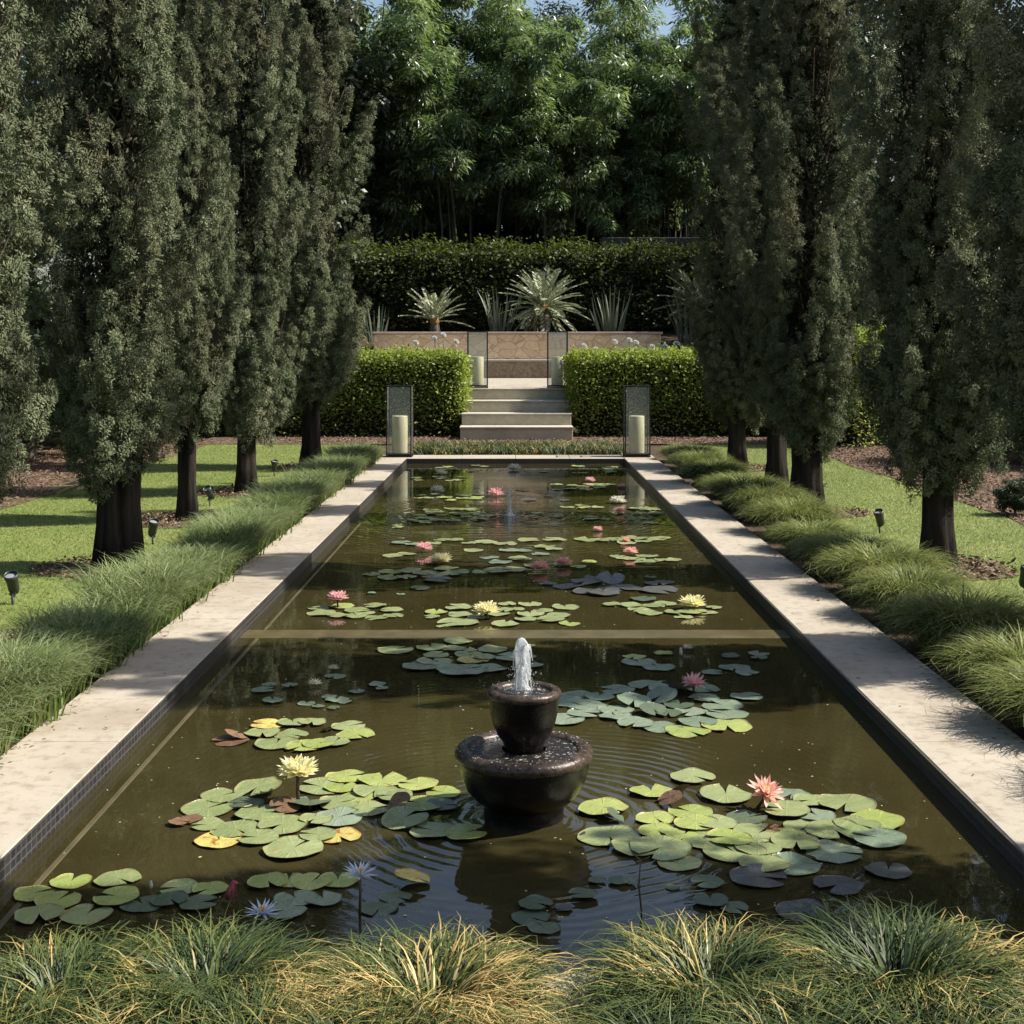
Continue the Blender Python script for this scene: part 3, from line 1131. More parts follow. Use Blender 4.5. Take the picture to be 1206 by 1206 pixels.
# ------------------------------------------------------------------ fountain
def mat_glaze(name, a, b, rough, sc):
    t = NT(name)
    co = t.coords()
    n1 = t.noise(co, sc, 5, .65)
    n2 = t.noise(co, 90, 3, .6)
    c = t.ramp(n1, [(.35, a), (.7, b)])
    c = t.mixc(t.ramp(n2, [(.6, (0, 0, 0)), (.8, (.4, .4, .4))]), c, (.05, .037, .027))
    rg = t.ramp(n1, [(.3, (rough * .6,) * 3), (.7, (rough * 1.4,) * 3)])
    return t.done(t.principled(c, rg, .28, 0, t.bump(t.math('ADD', n1, n2), .45, .005)))


M_BOWL = mat_glaze('dark_wet_glaze', (.004, .0035, .003), (.011, .008, .006), .17, 7)
M_RIM = mat_glaze('rusty_wet_rim', (.02, .014, .010), (.085, .058, .042), .26, 38)


def mat_froth(name, amt):
    t = NT(name)
    co = t.coords()
    n1 = t.noise(co, 55, 4, .7)
    dif = t.principled((.72, .75, .76), .2, .6, 0, t.bump(n1, .6, .01))
    tr = t.n('ShaderNodeBsdfTransparent')
    tl = t.n('ShaderNodeBsdfTranslucent')
    tl.inputs[0].default_value = (.85, .88, .9, 1)
    k = t.ramp(n1, [(.35, (amt,) * 3), (.6, (amt * .25,) * 3)])
    return t.done(t.mixs(k, t.mixs(.4, dif, tl.outputs[0]), tr.outputs[0]))


def mat_bowlwater():
    t = NT('splashing_bowl_water')
    co = t.coords()
    n1 = t.noise(co, 60, 3, .7)
    n2 = t.noise(co, 24, 2, .5)
    k = t.ramp(n1, [(.58, (0, 0, 0)), (.66, (.8, .8, .8))])
    c = t.mixc(k, (.02, .018, .015), (.55, .53, .5))
    return t.done(t.principled(c, .06, .6, 0, t.bump(t.math('ADD', n1, n2), 1.0, .012)))


M_FROTH, M_FROTH2, M_BW = mat_froth('frothing_water', .72), mat_froth('thin_spray', .85), mat_bowlwater()
fo = empty('fountain', (FX, FY, WATER - .0))
tag(fo, 'dark two tier bowl fountain with a bubbling jet standing in the front of the pool', 'fountain')
lb = MB().lathe([(.001, -.3), (.150, -.3), (.152, .0), (.154, .045), (.164, .058), (.192, .078), (.219, .11), (.238, .15), (.249, .195), (.252, .235)], 56).build('lower_bowl', M_BOWL, fo)


def torus_prof(R0, z, r, n=14, inner=-PI * .95, outer=PI * .35, sq=.8):
    return [(R0 + r * math.cos(a), z + r * sq * math.sin(a)) for a in [(-.5 * PI + i * 1.55 * PI / n) for i in range(n + 1)]]


MB().lathe(torus_prof(.232, .242, .034), 56).build('rim', M_RIM, lb)
MB().lathe([(.212, .255), (.15, .257), (.085, .259)], 48).build('bowl_water', M_BW, lb)
ub = MB().lathe([(.074, .19), (.077, .262), (.083, .278), (.104, .305), (.120, .345), (.130, .39), (.134, .43), (.135, .452)], 48).build('upper_bowl', M_BOWL, fo, (0, 0, .012))
MB().lathe(torus_prof(.122, .460, .022), 48).build('rim', M_RIM, ub)
MB().lathe([(.108, .462), (.05, .474), (.002, .482)], 40).build('bowl_water', M_BW, ub)
rj = random.Random(5)
mb = MB()
for (jx, jy, s) in ((0, 0, 1),):
    prof = [(.044, .474), (.030, .492), (.024, .53), (.022, .56), (.023, .60), (.027, .635), (.029, .66), (.024, .685), (.014, .70), (.001, .708)]
    mb.lathe(prof, 28, False, lambda a, z: 1 + .16 * math.sin(3 * a + z * 60) + .12 * math.sin(5 * a - z * 110))
for k in range(26):                       # ragged streams peeling off the top of the jet
    a = rj.random() * 2 * PI
    z0_, r0_ = rj.uniform(.56, .70), rj.uniform(.012, .026)
    f_ = rj.uniform(.012, .03)
    mb.tube([(r0_ * math.cos(a), r0_ * math.sin(a), z0_), ((r0_ + f_ * .6) * math.cos(a), (r0_ + f_ * .6) * math.sin(a), z0_ - .01), ((r0_ + f_) * math.cos(a), (r0_ + f_) * math.sin(a), z0_ - rj.uniform(.04, .11))], [.005, .004, .0015], 6)
for k in range(240):
    a = rj.random() * 2 * PI
    rr_ = abs(rj.gauss(0, .04)) + .012
    mb.ball((rr_ * math.cos(a), rr_ * math.sin(a), .475 + .23 * rj.random() * math.exp(-rr_ * 14)), rj.uniform(.0009, .0026), 1, (1, 1, rj.uniform(1, 2)))
o = mb.build('water_jet', M_FROTH, fo, (-.008, 0, .075))
o.scale = (.92, .92, .86)
# drops and glints on the rims
mb = MB()
for k in range(130):
    a = rj.random() * 2 * PI
    R0 = .232 + rj.uniform(-.03, .03)
    mb.ball((R0 * math.cos(a), R0 * math.sin(a), .242 + .027 * math.sqrt(max(0, 1 - ((R0 - .232) / .034) ** 2))), rj.uniform(.0012, .003), 1, (1.4, 1.4, .7))
for k in range(70):
    a = rj.random() * 2 * PI
    R0 = .122 + rj.uniform(-.018, .018)
    mb.ball((R0 * math.cos(a), R0 * math.sin(a), .460 + .0175 * math.sqrt(max(0, 1 - ((R0 - .122) / .022) ** 2))), rj.uniform(.0012, .0028), 1, (1.4, 1.4, .7))
tag(mb.build('droplets', M_FROTH, fo), kind='stuff')

# far jet
fo2 = empty('water_jet', (F2X, F2Y, WATER))
tag(fo2, 'thin pale water jet rising from the pond surface far down the pool', 'water jet')
mb = MB().lathe([(.06, .0), (.034, .02), (.02, .08), (.016, .16), (.017, .22), (.014, .27), (.002, .30)], 20, False, lambda a, z: 1 + .2 * math.sin(3 * a + z * 50))
for k in range(60):
    a = rj.random() * 2 * PI
    rr_ = abs(rj.gauss(0, .06)) + .01
    mb.ball((rr_ * math.cos(a), rr_ * math.sin(a), .02 + .34 * rj.random()), rj.uniform(.003, .008), 1)
mb.build('spray', M_FROTH2, fo2)

# ------------------------------------------------------------------ water lilies
def pad_mesh(seed):
    rng = random.Random(seed)
    seg, rings = 34, [0, .3, .6, .84, .96, 1.0]
    notch = rng.uniform(.14, .3)
    ph = [rng.uniform(0, 6.28) for _ in range(4)]
    V, F, rad = [(0, 0, 0)], [], [0]
    for ri, r in enumerate(rings[1:]):
        for i in range(seg + 1):
            a = notch * (1 - .65 * (1 - r)) + (2 * PI - 2 * notch * (1 - .65 * (1 - r))) * i / seg
            wob = 1 + .03 * math.sin(2 * a + ph[0]) + .02 * math.sin(5 * a + ph[1]) + .012 * math.sin(9 * a + ph[2])
            z = r * r * (.03 * math.sin(2 * a + ph[3]) + .02 * math.sin(5 * a + ph[1])) + (.045 if r > .98 else 0) * max(0, .3 + .7 * math.sin(3 * a + ph[2])) + .02 * (1 - r)
            V.append((r * wob * math.cos(a), r * wob * math.sin(a), z))
            rad.append(r)
    n = seg + 1
    for i in range(seg):
        F.append((0, 1 + i, 2 + i, 0))
    Ft = [(0, 1 + i, 2 + i) for i in range(seg)]
    Fq = []
    for k in range(len(rings) - 2):
        for i in range(seg):
            a = 1 + k * n + i
            Fq.append((a, a + n, a + n + 1, a + 1))
    me = bpy.data.meshes.new('lily_pad')
    me.from_pydata(V, [], Ft + Fq)
    at = me.attributes.new('rad', 'FLOAT', 'POINT')
    at.data.foreach_set('value', rad)
    for p in me.polygons:
        p.use_smooth = True
    me.update()
    return me


def pad_mat(name, c1, c2, spot=None, spotamt=0.0, rough=.32, edge=None):
    t = NT(name)
    co = t.coords()
    nz = t.noise(co, 2.5, 4, .6)
    oi = t.n('ShaderNodeObjectInfo')
    ov = t.n('ShaderNodeVectorMath', operation='ADD')
    t.l(co, ov.inputs[0])
    t.l(oi.outputs['Location'], ov.inputs[1])
    nb = t.noise(ov.outputs[0], 2.2, 5, .6)
    f = t.math('ADD', t.math('MULTIPLY', nz, .6), t.math('MULTIPLY', oi.outputs['Random'], .5))
    c = t.ramp(f, [(.25, c1), (.75, c2)])
    sp = t.n('ShaderNodeSeparateXYZ')
    t.l(co, sp.inputs[0])
    ang = t.math('ARCTAN2', sp.outputs[1], sp.outputs[0])
    vein = t.math('POWER', t.math('ABSOLUTE', t.math('COSINE', t.math('MULTIPLY', ang, 7.0))), 26.0)
    c = t.mixc(t.math('MULTIPLY', vein, .16), c, tuple(min(1, x * 1.5) for x in c2))
    if spot:
        k = t.ramp(nb, [(.62 - spotamt, (0, 0, 0)), (.68 - spotamt * .8, (1, 1, 1))])
        c = t.mixc(k, c, spot)
    if edge:
        k = t.ramp(t.attr('rad'), [(.9, (0, 0, 0)), (1.0, (.7, .7, .7))])
        c = t.mixc(k, c, edge)
    fine = t.noise(ov.outputs[0], 11, 4, .65)
    c = t.mixc(t.ramp(fine, [(.64, (0, 0, 0)), (.70, (.75, .75, .75))]), c, (.13, .085, .035))
    h = t.math('ADD', t.math('MULTIPLY', vein, .3), t.math('MULTIPLY', nz, 1.0))
    p = t.principled(c, rough, .55, 0, t.bump(h, .25, .03))
    return t.done(p)


PADM = {
    'g': pad_mat('lily_pad_green', (.17, .21, .085), (.25, .285, .13), (.30, .22, .07), .0, .27, (.20, .17, .07)),
    'y': pad_mat('lily_pad_yellow_green', (.22, .275, .075), (.31, .35, .11), (.24, .19, .06), .0, .27, (.3, .24, .07)),
    'o': pad_mat('lily_pad_yellowing', (.36, .32, .09), (.47, .41, .12), (.33, .13, .03), .08, .4, (.36, .17, .04)),
    'b': pad_mat('lily_pad_blue_green', (.14, .185, .125), (.20, .24, .165), (.14, .17, .08), .0, .24, (.12, .15, .08)),  # shade and reflected sky put into the pad colour as blue green
    'p': pad_mat('lily_pad_purplish', (.055, .06, .055), (.085, .085, .078), (.10, .085, .06), .0, .28, (.12, .085, .08)),  # purplish tone, darkened to paint tree shade on most of its pads
    'd': pad_mat('lily_pad_dark', (.06, .085, .05), (.10, .125, .075), (.07, .07, .04), .0, .3),  # dark tone paints shade on some pads, sunken depth on others
    'n': pad_mat('lily_pad_dead_brown', (.10, .055, .03), (.17, .095, .05), (.06, .035, .02), .06, .5),
}
PADS = [pad_mesh(s) for s in range(6)]
for me in PADS:
    me.materials.append(PADM['g'])
PADLAB = {'o': 'yellowing pad with orange spots', 'p': 'purplish pad darkened for shade', 'n': 'brown decaying pad', 'd': 'darkened green pad'}
rp = random.Random(42)
pad_count = [0]


def pad(parent, px, py, w, m='g', tilt=0.0):
    x, y = survey(px, py, WATER)
    r = w / FPX * y * .535
    o = bpy.data.objects.new('lily_pad', PADS[rp.randrange(6)])
    link(o, parent)
    pad_count[0] += 1
    lift = .003 + (pad_count[0] % 7) * .0017
    tl = tilt if tilt else rp.uniform(0, .035)
    ta = rp.uniform(0, 6.28)
    o.location = (x - parent.location.x, y - parent.location.y, lift + (r * math.sin(tl) * (.9 if tilt else .75)))
    o.rotation_euler = (tl * math.cos(ta), tl * math.sin(ta), rp.uniform(0, 6.28))
    o.scale = (r, r, r)
    if m != 'g':
        s = o.material_slots[0]
        s.link = 'OBJECT'
        s.material = PADM[m]
    if m in PADLAB:
        o['label'] = PADLAB[m]
    return o


def petal(V, F, T, phi, el, L, W, cup, curl, r0):
    nu, nv = 7, 5
    b = len(V)
    for i in range(nu):
        u = i / (nu - 1)
        wd = W * (math.sin(PI * min(1, (.06 + .94 * u)) ** .8) ** .9) * .5 if u < 1 else .0008
        e = el + curl * u
        for j in range(nv):
            v = -1 + 2 * j / (nv - 1)
            lx = r0 + L * u * math.cos(el + curl * u * .5)
            lz = L * u * math.sin(el + curl * u * .5) + cup * W * v * v * math.cos(e) * math.sin(PI * min(1, u + .12))
            lx -= cup * W * v * v * math.sin(e) * .8
            ly = wd * v
            V.append((lx * math.cos(phi) - ly * math.sin(phi), lx * math.sin(phi) + ly * math.cos(phi), lz))
            T.append(u)
    for i in range(nu - 1):
        for j in range(nv - 1):
            a = b + i * nv + j
            F.append((a, a + 1, a + nv + 1, a + nv))


def flower_mat(name, base, tip, transl=.35):
    t = NT(name)
    u = t.attr('tip')
    c = t.ramp(u, [(0, base), (.9, tip)])
    nz = t.noise(t.coords(), 40, 2, .5)
    c = t.mixc(t.math('MULTIPLY', nz, .22), c, tuple(x * .7 for x in base))
    p = t.principled(c, .5, .3)
    tr = t.n('ShaderNodeBsdfTranslucent')
    t.l(c, tr.inputs[0])
    return t.done(t.mixs(transl, p, tr.outputs[0]))


FM = {'yellow': flower_mat('petal_yellow', (.88, .77, .38), (.92, .89, .60)),
      'pink': flower_mat('petal_pink', (.84, .38, .39), (.89, .62, .62)),
      'salmon': flower_mat('petal_salmon', (.88, .52, .36), (.92, .58, .53)),
      'white': flower_mat('petal_white', (.78, .74, .60), (.82, .80, .70)),
      'blue': flower_mat('petal_blue', (.62, .68, .82), (.76, .82, .92)),
      'bud': flower_mat('petal_bud', (.32, .16, .10), (.55, .10, .14), .15)}
M_STAMEN = plain('stamen_yellow', (.72, .42, .05), .6, .3, .3, 60, .2)
M_STEM = plain('lily_stem', (.075, .045, .025), .5, .4, .3, 20, .1)


def flower_mesh(kind, mat):
    V, F, T = [], [], []
    rr = random.Random(sum(map(ord, kind + mat.name)))
    if kind == 'full':
        rows = [(14, .10, .50, .20, .10), (14, .36, .50, .20, .12), (13, .64, .48, .19, .14), (11, .92, .43, .17, .14), (8, 1.15, .36, .14, .1), (5, 1.35, .28, .11, .06)]
    elif kind == 'open':
        rows = [(8, .02, .54, .15, .12), (9, .38, .52, .15, .14), (8, .78, .48, .14, .14), (6, 1.12, .42, .12, .1)]
    elif kind == 'star':
        rows = [(9, .12, .55, .085, .08), (9, .50, .52, .08, .08), (6, .85, .45, .07, .06)]
    else:
        rows = [(4, 1.30, 1.0, .46, .0), (4, 1.36, .98, .42, .0), (3, 1.42, .9, .3, 0)]
    for q, (n, el, L, W, curl) in enumerate(rows):
        for i in range(n):
            petal(V, F, T, 2 * PI * (i + .5 * (q % 2)) / n + rr.uniform(-.1, .1), el + rr.uniform(-.09, .09), L * rr.uniform(.9, 1.06), W, .38 if kind != 'bud' else .5, curl if kind != 'bud' else .28, .03)
    me = np_mesh('flower', V, np.array(F), mat, {'tip': T}, True)
    return me


FL = {}


def stamens_mesh():
    mb = MB()
    rr = random.Random(3)
    for i in range(46):
        a = rr.random() * 2 * PI
        t = rr.random()
        r0 = .02 + .07 * t
        h = .24 - .07 * t
        mb.tube([(r0 * .6 * math.cos(a), r0 * .6 * math.sin(a), .02), (r0 * 1.3 * math.cos(a), r0 * 1.3 * math.sin(a), h)], [.010, .007], 4)
    return mb.mesh('stamens', M_STAMEN)


STAM = stamens_mesh()


def flower(parent, px, py, w, kind, colr, stem_px=None, lean=(0, 0), label=None):
    """px,py = the flower's centre in the photo; stem_px = pixels from its centre down to the water"""
    key = (kind, colr)
    if key not in FL:
        FL[key] = flower_mesh(kind, FM[colr])
    sp = stem_px if stem_px is not None else w * .38
    x, y = survey(px, py + sp, WATER)
    s = w / FPX * y * (1.06 if kind != 'bud' else 1.0)
    h = sp / FPX * y
    hz = max(.012, h - .22 * s)
    o = bpy.data.objects.new('flower', FL[key])
    link(o, parent)
    o.location = (x - parent.location.x, y - parent.location.y, hz)
    o.scale = (s, s, s)
    o.rotation_euler = (lean[0], lean[1], rp.uniform(0, 6.28) if lean == (0, 0) else 0)
    if kind != 'bud':
        obj('stamens', STAM, o)
    if hz > .03:
        l = hz / s
        st = MB().tube([(0, 0, .04), (.02, 0, -l * .5), (-.02, 0, -l - .05)], [.045, .04, .045], 8).build('stem', M_STEM, o)
    o['label'] = label or {'yellow': 'open pale yellow flower', 'pink': 'open pink flower', 'salmon': 'open salmon pink flower', 'white': 'open white flower', 'blue': 'spiky pale blue flower', 'bud': 'closed pink bud'}[colr]
    return o


def plant(cx, cy, label):
    x, y = survey(cx, cy, WATER)
    r = empty('water_lily', (x, y, WATER))
    return tag(r, label, 'water lily', 'water lilies floating in the pool')


def pads(p, txt):
    for it in txt.split():
        q = it.split(',')
        m = q[3] if len(q) > 3 else 'g'
        tl = float(q[4]) if len(q) > 4 else 0.0
        pad(p, float(q[0]), float(q[1]), float(q[2]), m, tl)


p = plant(90, 1060, 'yellow green water lily pads at the front left corner of the pool')
pads(p, '84,1039,44,y 139,1037,50,g 40,1055,44,y 68,1064,50,y 137,1060,50,y 46,1081,52,g 102,1078,56,g 168,1066,48,d')
flower(p, 178, 1044, 9, 'bud', 'white', 14)
p = plant(230, 1055, 'small patch of pads with one closed red bud behind the left front grass')
pads(p, '211,1048,45,g 248,1049,40,y 234,1067,42,d 200,1063,40,d')
flower(p, 268, 1060, 24, 'bud', 'bud', 4, (0, .35))
p = plant(355, 1050, 'row of yellow green pads with two spiky blue flowers behind the front grass')
pads(p, '315,1042,44,y 340,1038,42,y 367,1040,46,y 398,1038,46,y 348,1061,48,b 381,1062,40,b 336,1076,48,b')
flower(p, 309, 1069, 40, 'star', 'blue', 12)
flower(p, 424, 1022, 40, 'star', 'blue', 56, label='pale blue flower held high on a thin stem')
p = plant(485, 1041, 'single curled yellow leaf floating left of the fountain reflection')
pads(p, '486,1041,42,o,.25')
p = plant(440, 1060, 'faint sunken dark pads beside the tall blue flower')
pads(p, '446,1070,44,d 466,1058,36,d')

p = plant(320, 965, 'large water lily left of the fountain with a tall pale yellow flower')
pads(p, '245,954,56,g 262,939,46,g 304,933,52,g,.16 308,960,56,g 212,971,24,n 245,972,40,g 258,991,52,o 278,979,54,g 304,989,46,g 333,974,56,g 346,1002,68,g 374,987,40,g 399,986,48,o 364,949,50,d,.18 399,966,52,b,.08 290,948,40,d 226,967,26,n 336,955,36,n,.2 372,968,38,g')
flower(p, 351, 900, 53, 'full', 'yellow', 46)
p = plant(465, 945, 'green pads just left of the fountain with a dried brown leaf')
pads(p, '379,928,52,g 407,916,46,y 402,929,38,y 399,948,46,g 450,921,52,y 442,934,48,g 492,927,44,y 522,934,40,y 435,954,46,g 495,949,56,y 477,969,54,g,.16 510,981,50,g 549,984,48,y 465,940,40,g 470,955,28,n,.7 420,940,40,y 520,950,38,d')

p = plant(365, 866, 'patch of flat round pads, one yellow, above the tall yellow flower')
pads(p, '315,855,38,o 309,865,40,g 345,853,34,g 368,853,30,g 343,866,38,g 410,856,38,g 419,866,42,y 326,877,48,g 357,881,42,y 395,876,34,g 375,879,36,y 387,861,16,d,.4')
p = plant(274, 872, 'decaying brown leaf floating left of the pads with the yellow one')
pads(p, '272,873,42,n 278,870,26,n,.35')
p = plant(360, 818, 'dark shaded little pads with two white star flowers left of the jet')
pads(p, '310,814,26,b 317,808,16,b 341,809,18,b 322,827,24,b 361,829,20,b 397,825,26,b 388,822,18,b 393,835,14,d 420,816,18,b 445,808,20,b 450,813,14,b 395,797,24,b 405,827,18,b 375,833,14,d')
flower(p, 371, 801, 18, 'star', 'white', 8)
flower(p, 393, 784, 14, 'star', 'white', 7)

p = plant(880, 985, 'largest water lily, right of the fountain, with a leaning salmon pink flower')
pads(p, '767,934,47,y 816,917,50,g 855,939,58,g 710,955,55,y 717,986,68,g 771,965,44,y 813,958,48,y 774,981,42,y 820,972,50,y 844,972,46,g 778,1003,68,g 833,991,56,g 806,984,44,y 865,1005,68,g 893,984,58,g 893,1000,52,g 938,995,56,g 926,957,54,g 933,936,40,b 962,962,42,b 957,944,42,g 997,948,64,g 1034,969,60,y 983,981,64,g 1035,991,58,b 983,1005,64,b 933,1020,64,b 893,1035,64,p 1046,1028,50,p 987,1045,54,p 833,1042,38,d 837,1064,38,d 865,1070,32,d 945,1075,58,p 800,938,26,n,.6 750,1000,56,g 900,1020,56,g 860,990,50,y 1010,975,50,g 950,975,50,g 800,1018,48,g 925,985,44,y 725,968,24,d,.6 880,966,44,d 790,948,30,n,.4')
PADLAB_NONE = None
flower(p, 901, 925, 44, 'open', 'salmon', 30, (.35, .35), 'big salmon pink flower leaning on a bent stem')
p = plant(637, 1080, 'dull sunken pads in the fountain reflection at the front of the pool')
pads(p, '631,1068,38,d 625,1082,42,d 641,1094,36,d 664,1071,20,p')
p = plant(710, 1045, 'small dull pads right of the fountain reflection')
pads(p, '703,1039,20,d 729,1040,24,d 741,1041,16,d 687,1057,32,d 792,1046,16,d')

p = plant(760, 835, 'blue green shaded water lily behind the fountain with a spiky pink flower')
pads(p, '685,822,50,b 662,827,46,b 692,833,46,b 665,849,46,b 687,842,38,b 705,823,34,b 727,813,40,b 764,808,44,b 725,837,40,b 725,845,36,b 749,853,42,b 747,830,38,b,.2 799,816,38,d,.35 829,812,36,b 829,823,36,b 851,832,46,b 856,843,46,b 814,840,36,b 787,842,30,d 769,841,30,d,.25 779,857,46,b 810,862,50,y 856,856,54,y 879,822,36,b 822,852,42,b 780,826,36,d,.3 800,833,34,d')
flower(p, 817, 799, 32, 'open', 'pink', 18)
p = plant(790, 778, 'scattered small pads behind the shaded pink flower below the beam')
pads(p, '747,774,26,y 782,770,22,y 752,781,38,b 776,787,36,b 860,774,22,d 894,772,24,b 894,777,18,d 865,787,34,b 880,793,26,b 839,793,24,b')
flower(p, 810, 760, 14, 'star', 'white', 7)
flower(p, 802, 772, 9, 'bud', 'white', 2)

p = plant(540, 775, 'pale pads floating directly behind the fountain jet, just past the beam')
pads(p, '466,767,40,g 508,764,34,g 540,757,32,g 535,766,26,g 514,772,30,g 550,766,24,g 553,772,34,g 557,779,36,o 512,781,40,g 498,786,46,b 544,791,58,b 581,765,34,g 577,788,40,b 602,775,40,b 623,762,14,g 622,775,18,b 628,785,24,b 570,776,26,g')

p = plant(420, 720, 'pads with a raised pink flower at the left beyond the beam')
pads(p, '375,717,24,g 379,723,34,g 403,715,28,y 421,720,30,g 398,726,26,g 419,727,26,g 442,715,26,g 444,728,26,g 461,719,28,g 463,726,24,g 430,723,24,g')
flower(p, 398, 700, 26, 'full', 'pink', 16)
p = plant(585, 722, 'wide group of pads around a yellow flower in the middle beyond the beam')
pads(p, '514,722,26,y 509,728,18,g 540,717,30,g 542,724,28,g 540,734,46,g 563,728,26,g 586,724,28,g 595,736,32,g 597,713,20,g 595,720,20,g 624,712,26,g 610,718,16,g 666,716,30,g 625,724,30,g 658,726,28,g 649,731,32,g 619,731,24,g 671,735,24,y 602,735,18,g 640,720,22,g 519,739,10,g')
flower(p, 573, 714, 34, 'full', 'yellow', 14)
p = plant(770, 715, 'pads with a large double yellow flower at the right beyond the beam')
pads(p, '721,713,22,g 744,714,26,g 758,707,28,d 752,718,24,g 770,714,26,g 784,712,26,g 766,723,28,g 795,722,24,g 841,717,18,g 816,722,34,g 805,727,22,g 834,722,22,g')
flower(p, 816, 706, 34, 'full', 'yellow', 12)
p = plant(715, 692, 'dark blue grey shaded pads behind the double yellow flower')
pads(p, '646,688,20,p 665,692,26,p 690,686,34,p 693,698,34,p 711,700,36,p 730,693,36,p 744,694,28,p 702,681,26,p 776,696,44,p 776,688,34,p 720,686,30,p,.3 766,681,14,d 675,690,24,p')
p = plant(490, 676, 'pads below a pale yellow flower left of the middle of the pool')
pads(p, '437,677,20,g 461,674,28,y 461,681,32,g 481,673,28,g 479,681,22,g 500,677,28,g 509,679,24,g 526,670,28,g 539,674,28,g 530,677,24,g 516,684,32,p 495,694,22,d 438,700,10,b 472,700,10,b 463,655,24,g 479,653,22,g')
flower(p, 520, 655, 26, 'full', 'yellow', 10)
p = plant(498, 640, 'pads with a raised pink flower behind the pale yellow one at the left')
pads(p, '472,640,24,b 488,642,20,b 521,637,20,g 535,637,20,g 510,640,20,g 553,640,18,g')
flower(p, 500, 642, 22, 'full', 'pink', 9)
p = plant(615, 660, 'pads in the middle of the pool with two salmon pink flowers')
pads(p, '558,649,22,g 590,663,28,b 586,673,34,g 607,672,28,g 611,659,24,g 567,674,22,g 572,639,28,g 595,641,26,g 600,649,24,b 623,637,26,g 642,645,24,g 653,648,20,g 614,649,24,b 653,636,28,g 614,659,24,b 630,667,24,g 663,666,22,g 694,663,18,y 681,669,18,y 576,657,22,b 637,653,20,b')
flower(p, 636, 664, 24, 'full', 'salmon', 9)
flower(p, 664, 659, 21, 'full', 'salmon', 8)
p = plant(745, 655, 'pads with a small peach flower at the right of the pool middle')
pads(p, '728,656,20,g 739,658,26,g 762,656,26,g 760,663,24,g 793,661,20,g 769,661,22,g 750,659,20,g 780,660,18,g')
flower(p, 743, 647, 18, 'full', 'salmon', 8)
p = plant(740, 636, 'long row of pads under small red and peach flowers at the right')
pads(p, '693,636,32,g 714,637,26,g 730,637,24,g 748,635,30,g 769,635,30,g 781,634,18,g 738,640,22,g 758,638,20,g')
flower(p, 737, 636, 12, 'full', 'salmon', 3)
flower(p, 704, 622, 13, 'full', 'pink', 4)


def scatter(p, n, x0, x1, y0, y1, w0, w1, ms='gggy'):
    for i in range(n):
        pad(p, rp.uniform(x0, x1), rp.uniform(y0, y1), rp.uniform(w0, w1), rp.choice(ms))


p = plant(525, 610, 'dense bright pads at the left of the far part of the pool')
scatter(p, 30, 470, 572, 599, 617, 13, 20)
scatter(p, 4, 448, 475, 617, 626, 10, 16)
pad(p, 497, 598, 15, 'y', .5)
p = plant(520, 586, 'far pads with a white flower at the left, below the lantern')
scatter(p, 14, 492, 568, 582, 590, 12, 17)
scatter(p, 8, 484, 550, 562, 567, 10, 15)
flower(p, 515, 575, 19, 'full', 'white', 5)
flower(p, 584, 578, 20, 'open', 'pink', 7)
p = plant(550, 555, 'farthest pads with white flowers near the tiled end wall at the left')
scatter(p, 8, 510, 575, 547, 561, 9, 14)
flower(p, 520, 555, 15, 'open', 'white', 4)
flower(p, 571, 543, 9, 'full', 'white', 2, label='tiny pale pink flower')
flower(p, 606, 550, 18, 'full', 'white', 4)
p = plant(690, 563, 'far pads with pink flowers near the end wall at the right')
scatter(p, 16, 645, 722, 569, 577, 11, 17)
scatter(p, 10, 665, 722, 549, 558, 10, 16)
flower(p, 695, 564, 14, 'full', 'pink', 4)
flower(p, 732, 571, 11, 'full', 'pink', 4)
p = plant(690, 602, 'loose far pads at the right with a white and a salmon flower')
scatter(p, 6, 660, 712, 595, 599, 12, 17)
scatter(p, 6, 668, 718, 609, 615, 12, 17)
scatter(p, 8, 736, 776, 598, 617, 12, 20)
flower(p, 728, 587, 21, 'full', 'white', 6)
flower(p, 730, 600, 14, 'full', 'salmon', 4)
p = plant(635, 598, 'few dark and pale pads beside the far water jet')
pads(p, '623,589,18,p 649,585,16,p 634,605,14,g 628,609,12,g 617,578,12,g 612,577,10,g 640,556,12,g 655,609,14,g 585,607,14,y 665,590,12,p')

# dry stalks in the water
mb = MB()
x, y = survey(754, 1105, WATER)
r = empty('dry_stalk', (x, y, WATER))
tag(r, 'thin dark dry stalk standing in the water between the fountain reflection and right grass', 'stalk')
MB().tube([(0, 0, -.05), (.004, 0, .08), (-.004, 0, .16), (.002, 0, .24)], [.0035, .003, .003, .002], 6).ball((-.004, 0, .16), .006, 1, (1, 1, 1.3)).build('stem', M_STEM, r)
mb = MB()
for a, e in ((.3, .5), (2.6, .9), (4.1, .3)):
    mb.tube([(.002, 0, .235), (.002 + .03 * math.cos(a), .03 * math.sin(a), .235 + .02 * e)], [.003, .001], 5)
mb.build('seed_head', M_STEM, r)

# ------------------------------------------------------------------ border grasses
M_G_LEFT = grass_mat('border_grass', [(0, (.055, .095, .022)), (.35, (.115, .185, .038)), (.7, (.19, .24, .065)), (.9, (.27, .29, .14)), (1, (.38, .31, .14))], (.30, .34, .20), .5, .33, .0, .5, 1.1)
M_G_RIGHT = grass_mat('tussock_grass', [(0, (.045, .075, .018)), (.4, (.12, .165, .028)), (.7, (.21, .24, .04)), (.88, (.31, .30, .07)), (1, (.44, .35, .13))], (.29, .31, .15), .4, .32, .15)
M_G_FRONT = grass_mat('straw_tussock_grass', [(0, (.012, .025, .008)), (.38, (.040, .068, .016)), (.68, (.10, .125, .026)), (.86, (.36, .26, .08)), (1, (.56, .39, .16))], (.15, .18, .08), .22, .12, .06, 1.9, 3.0)


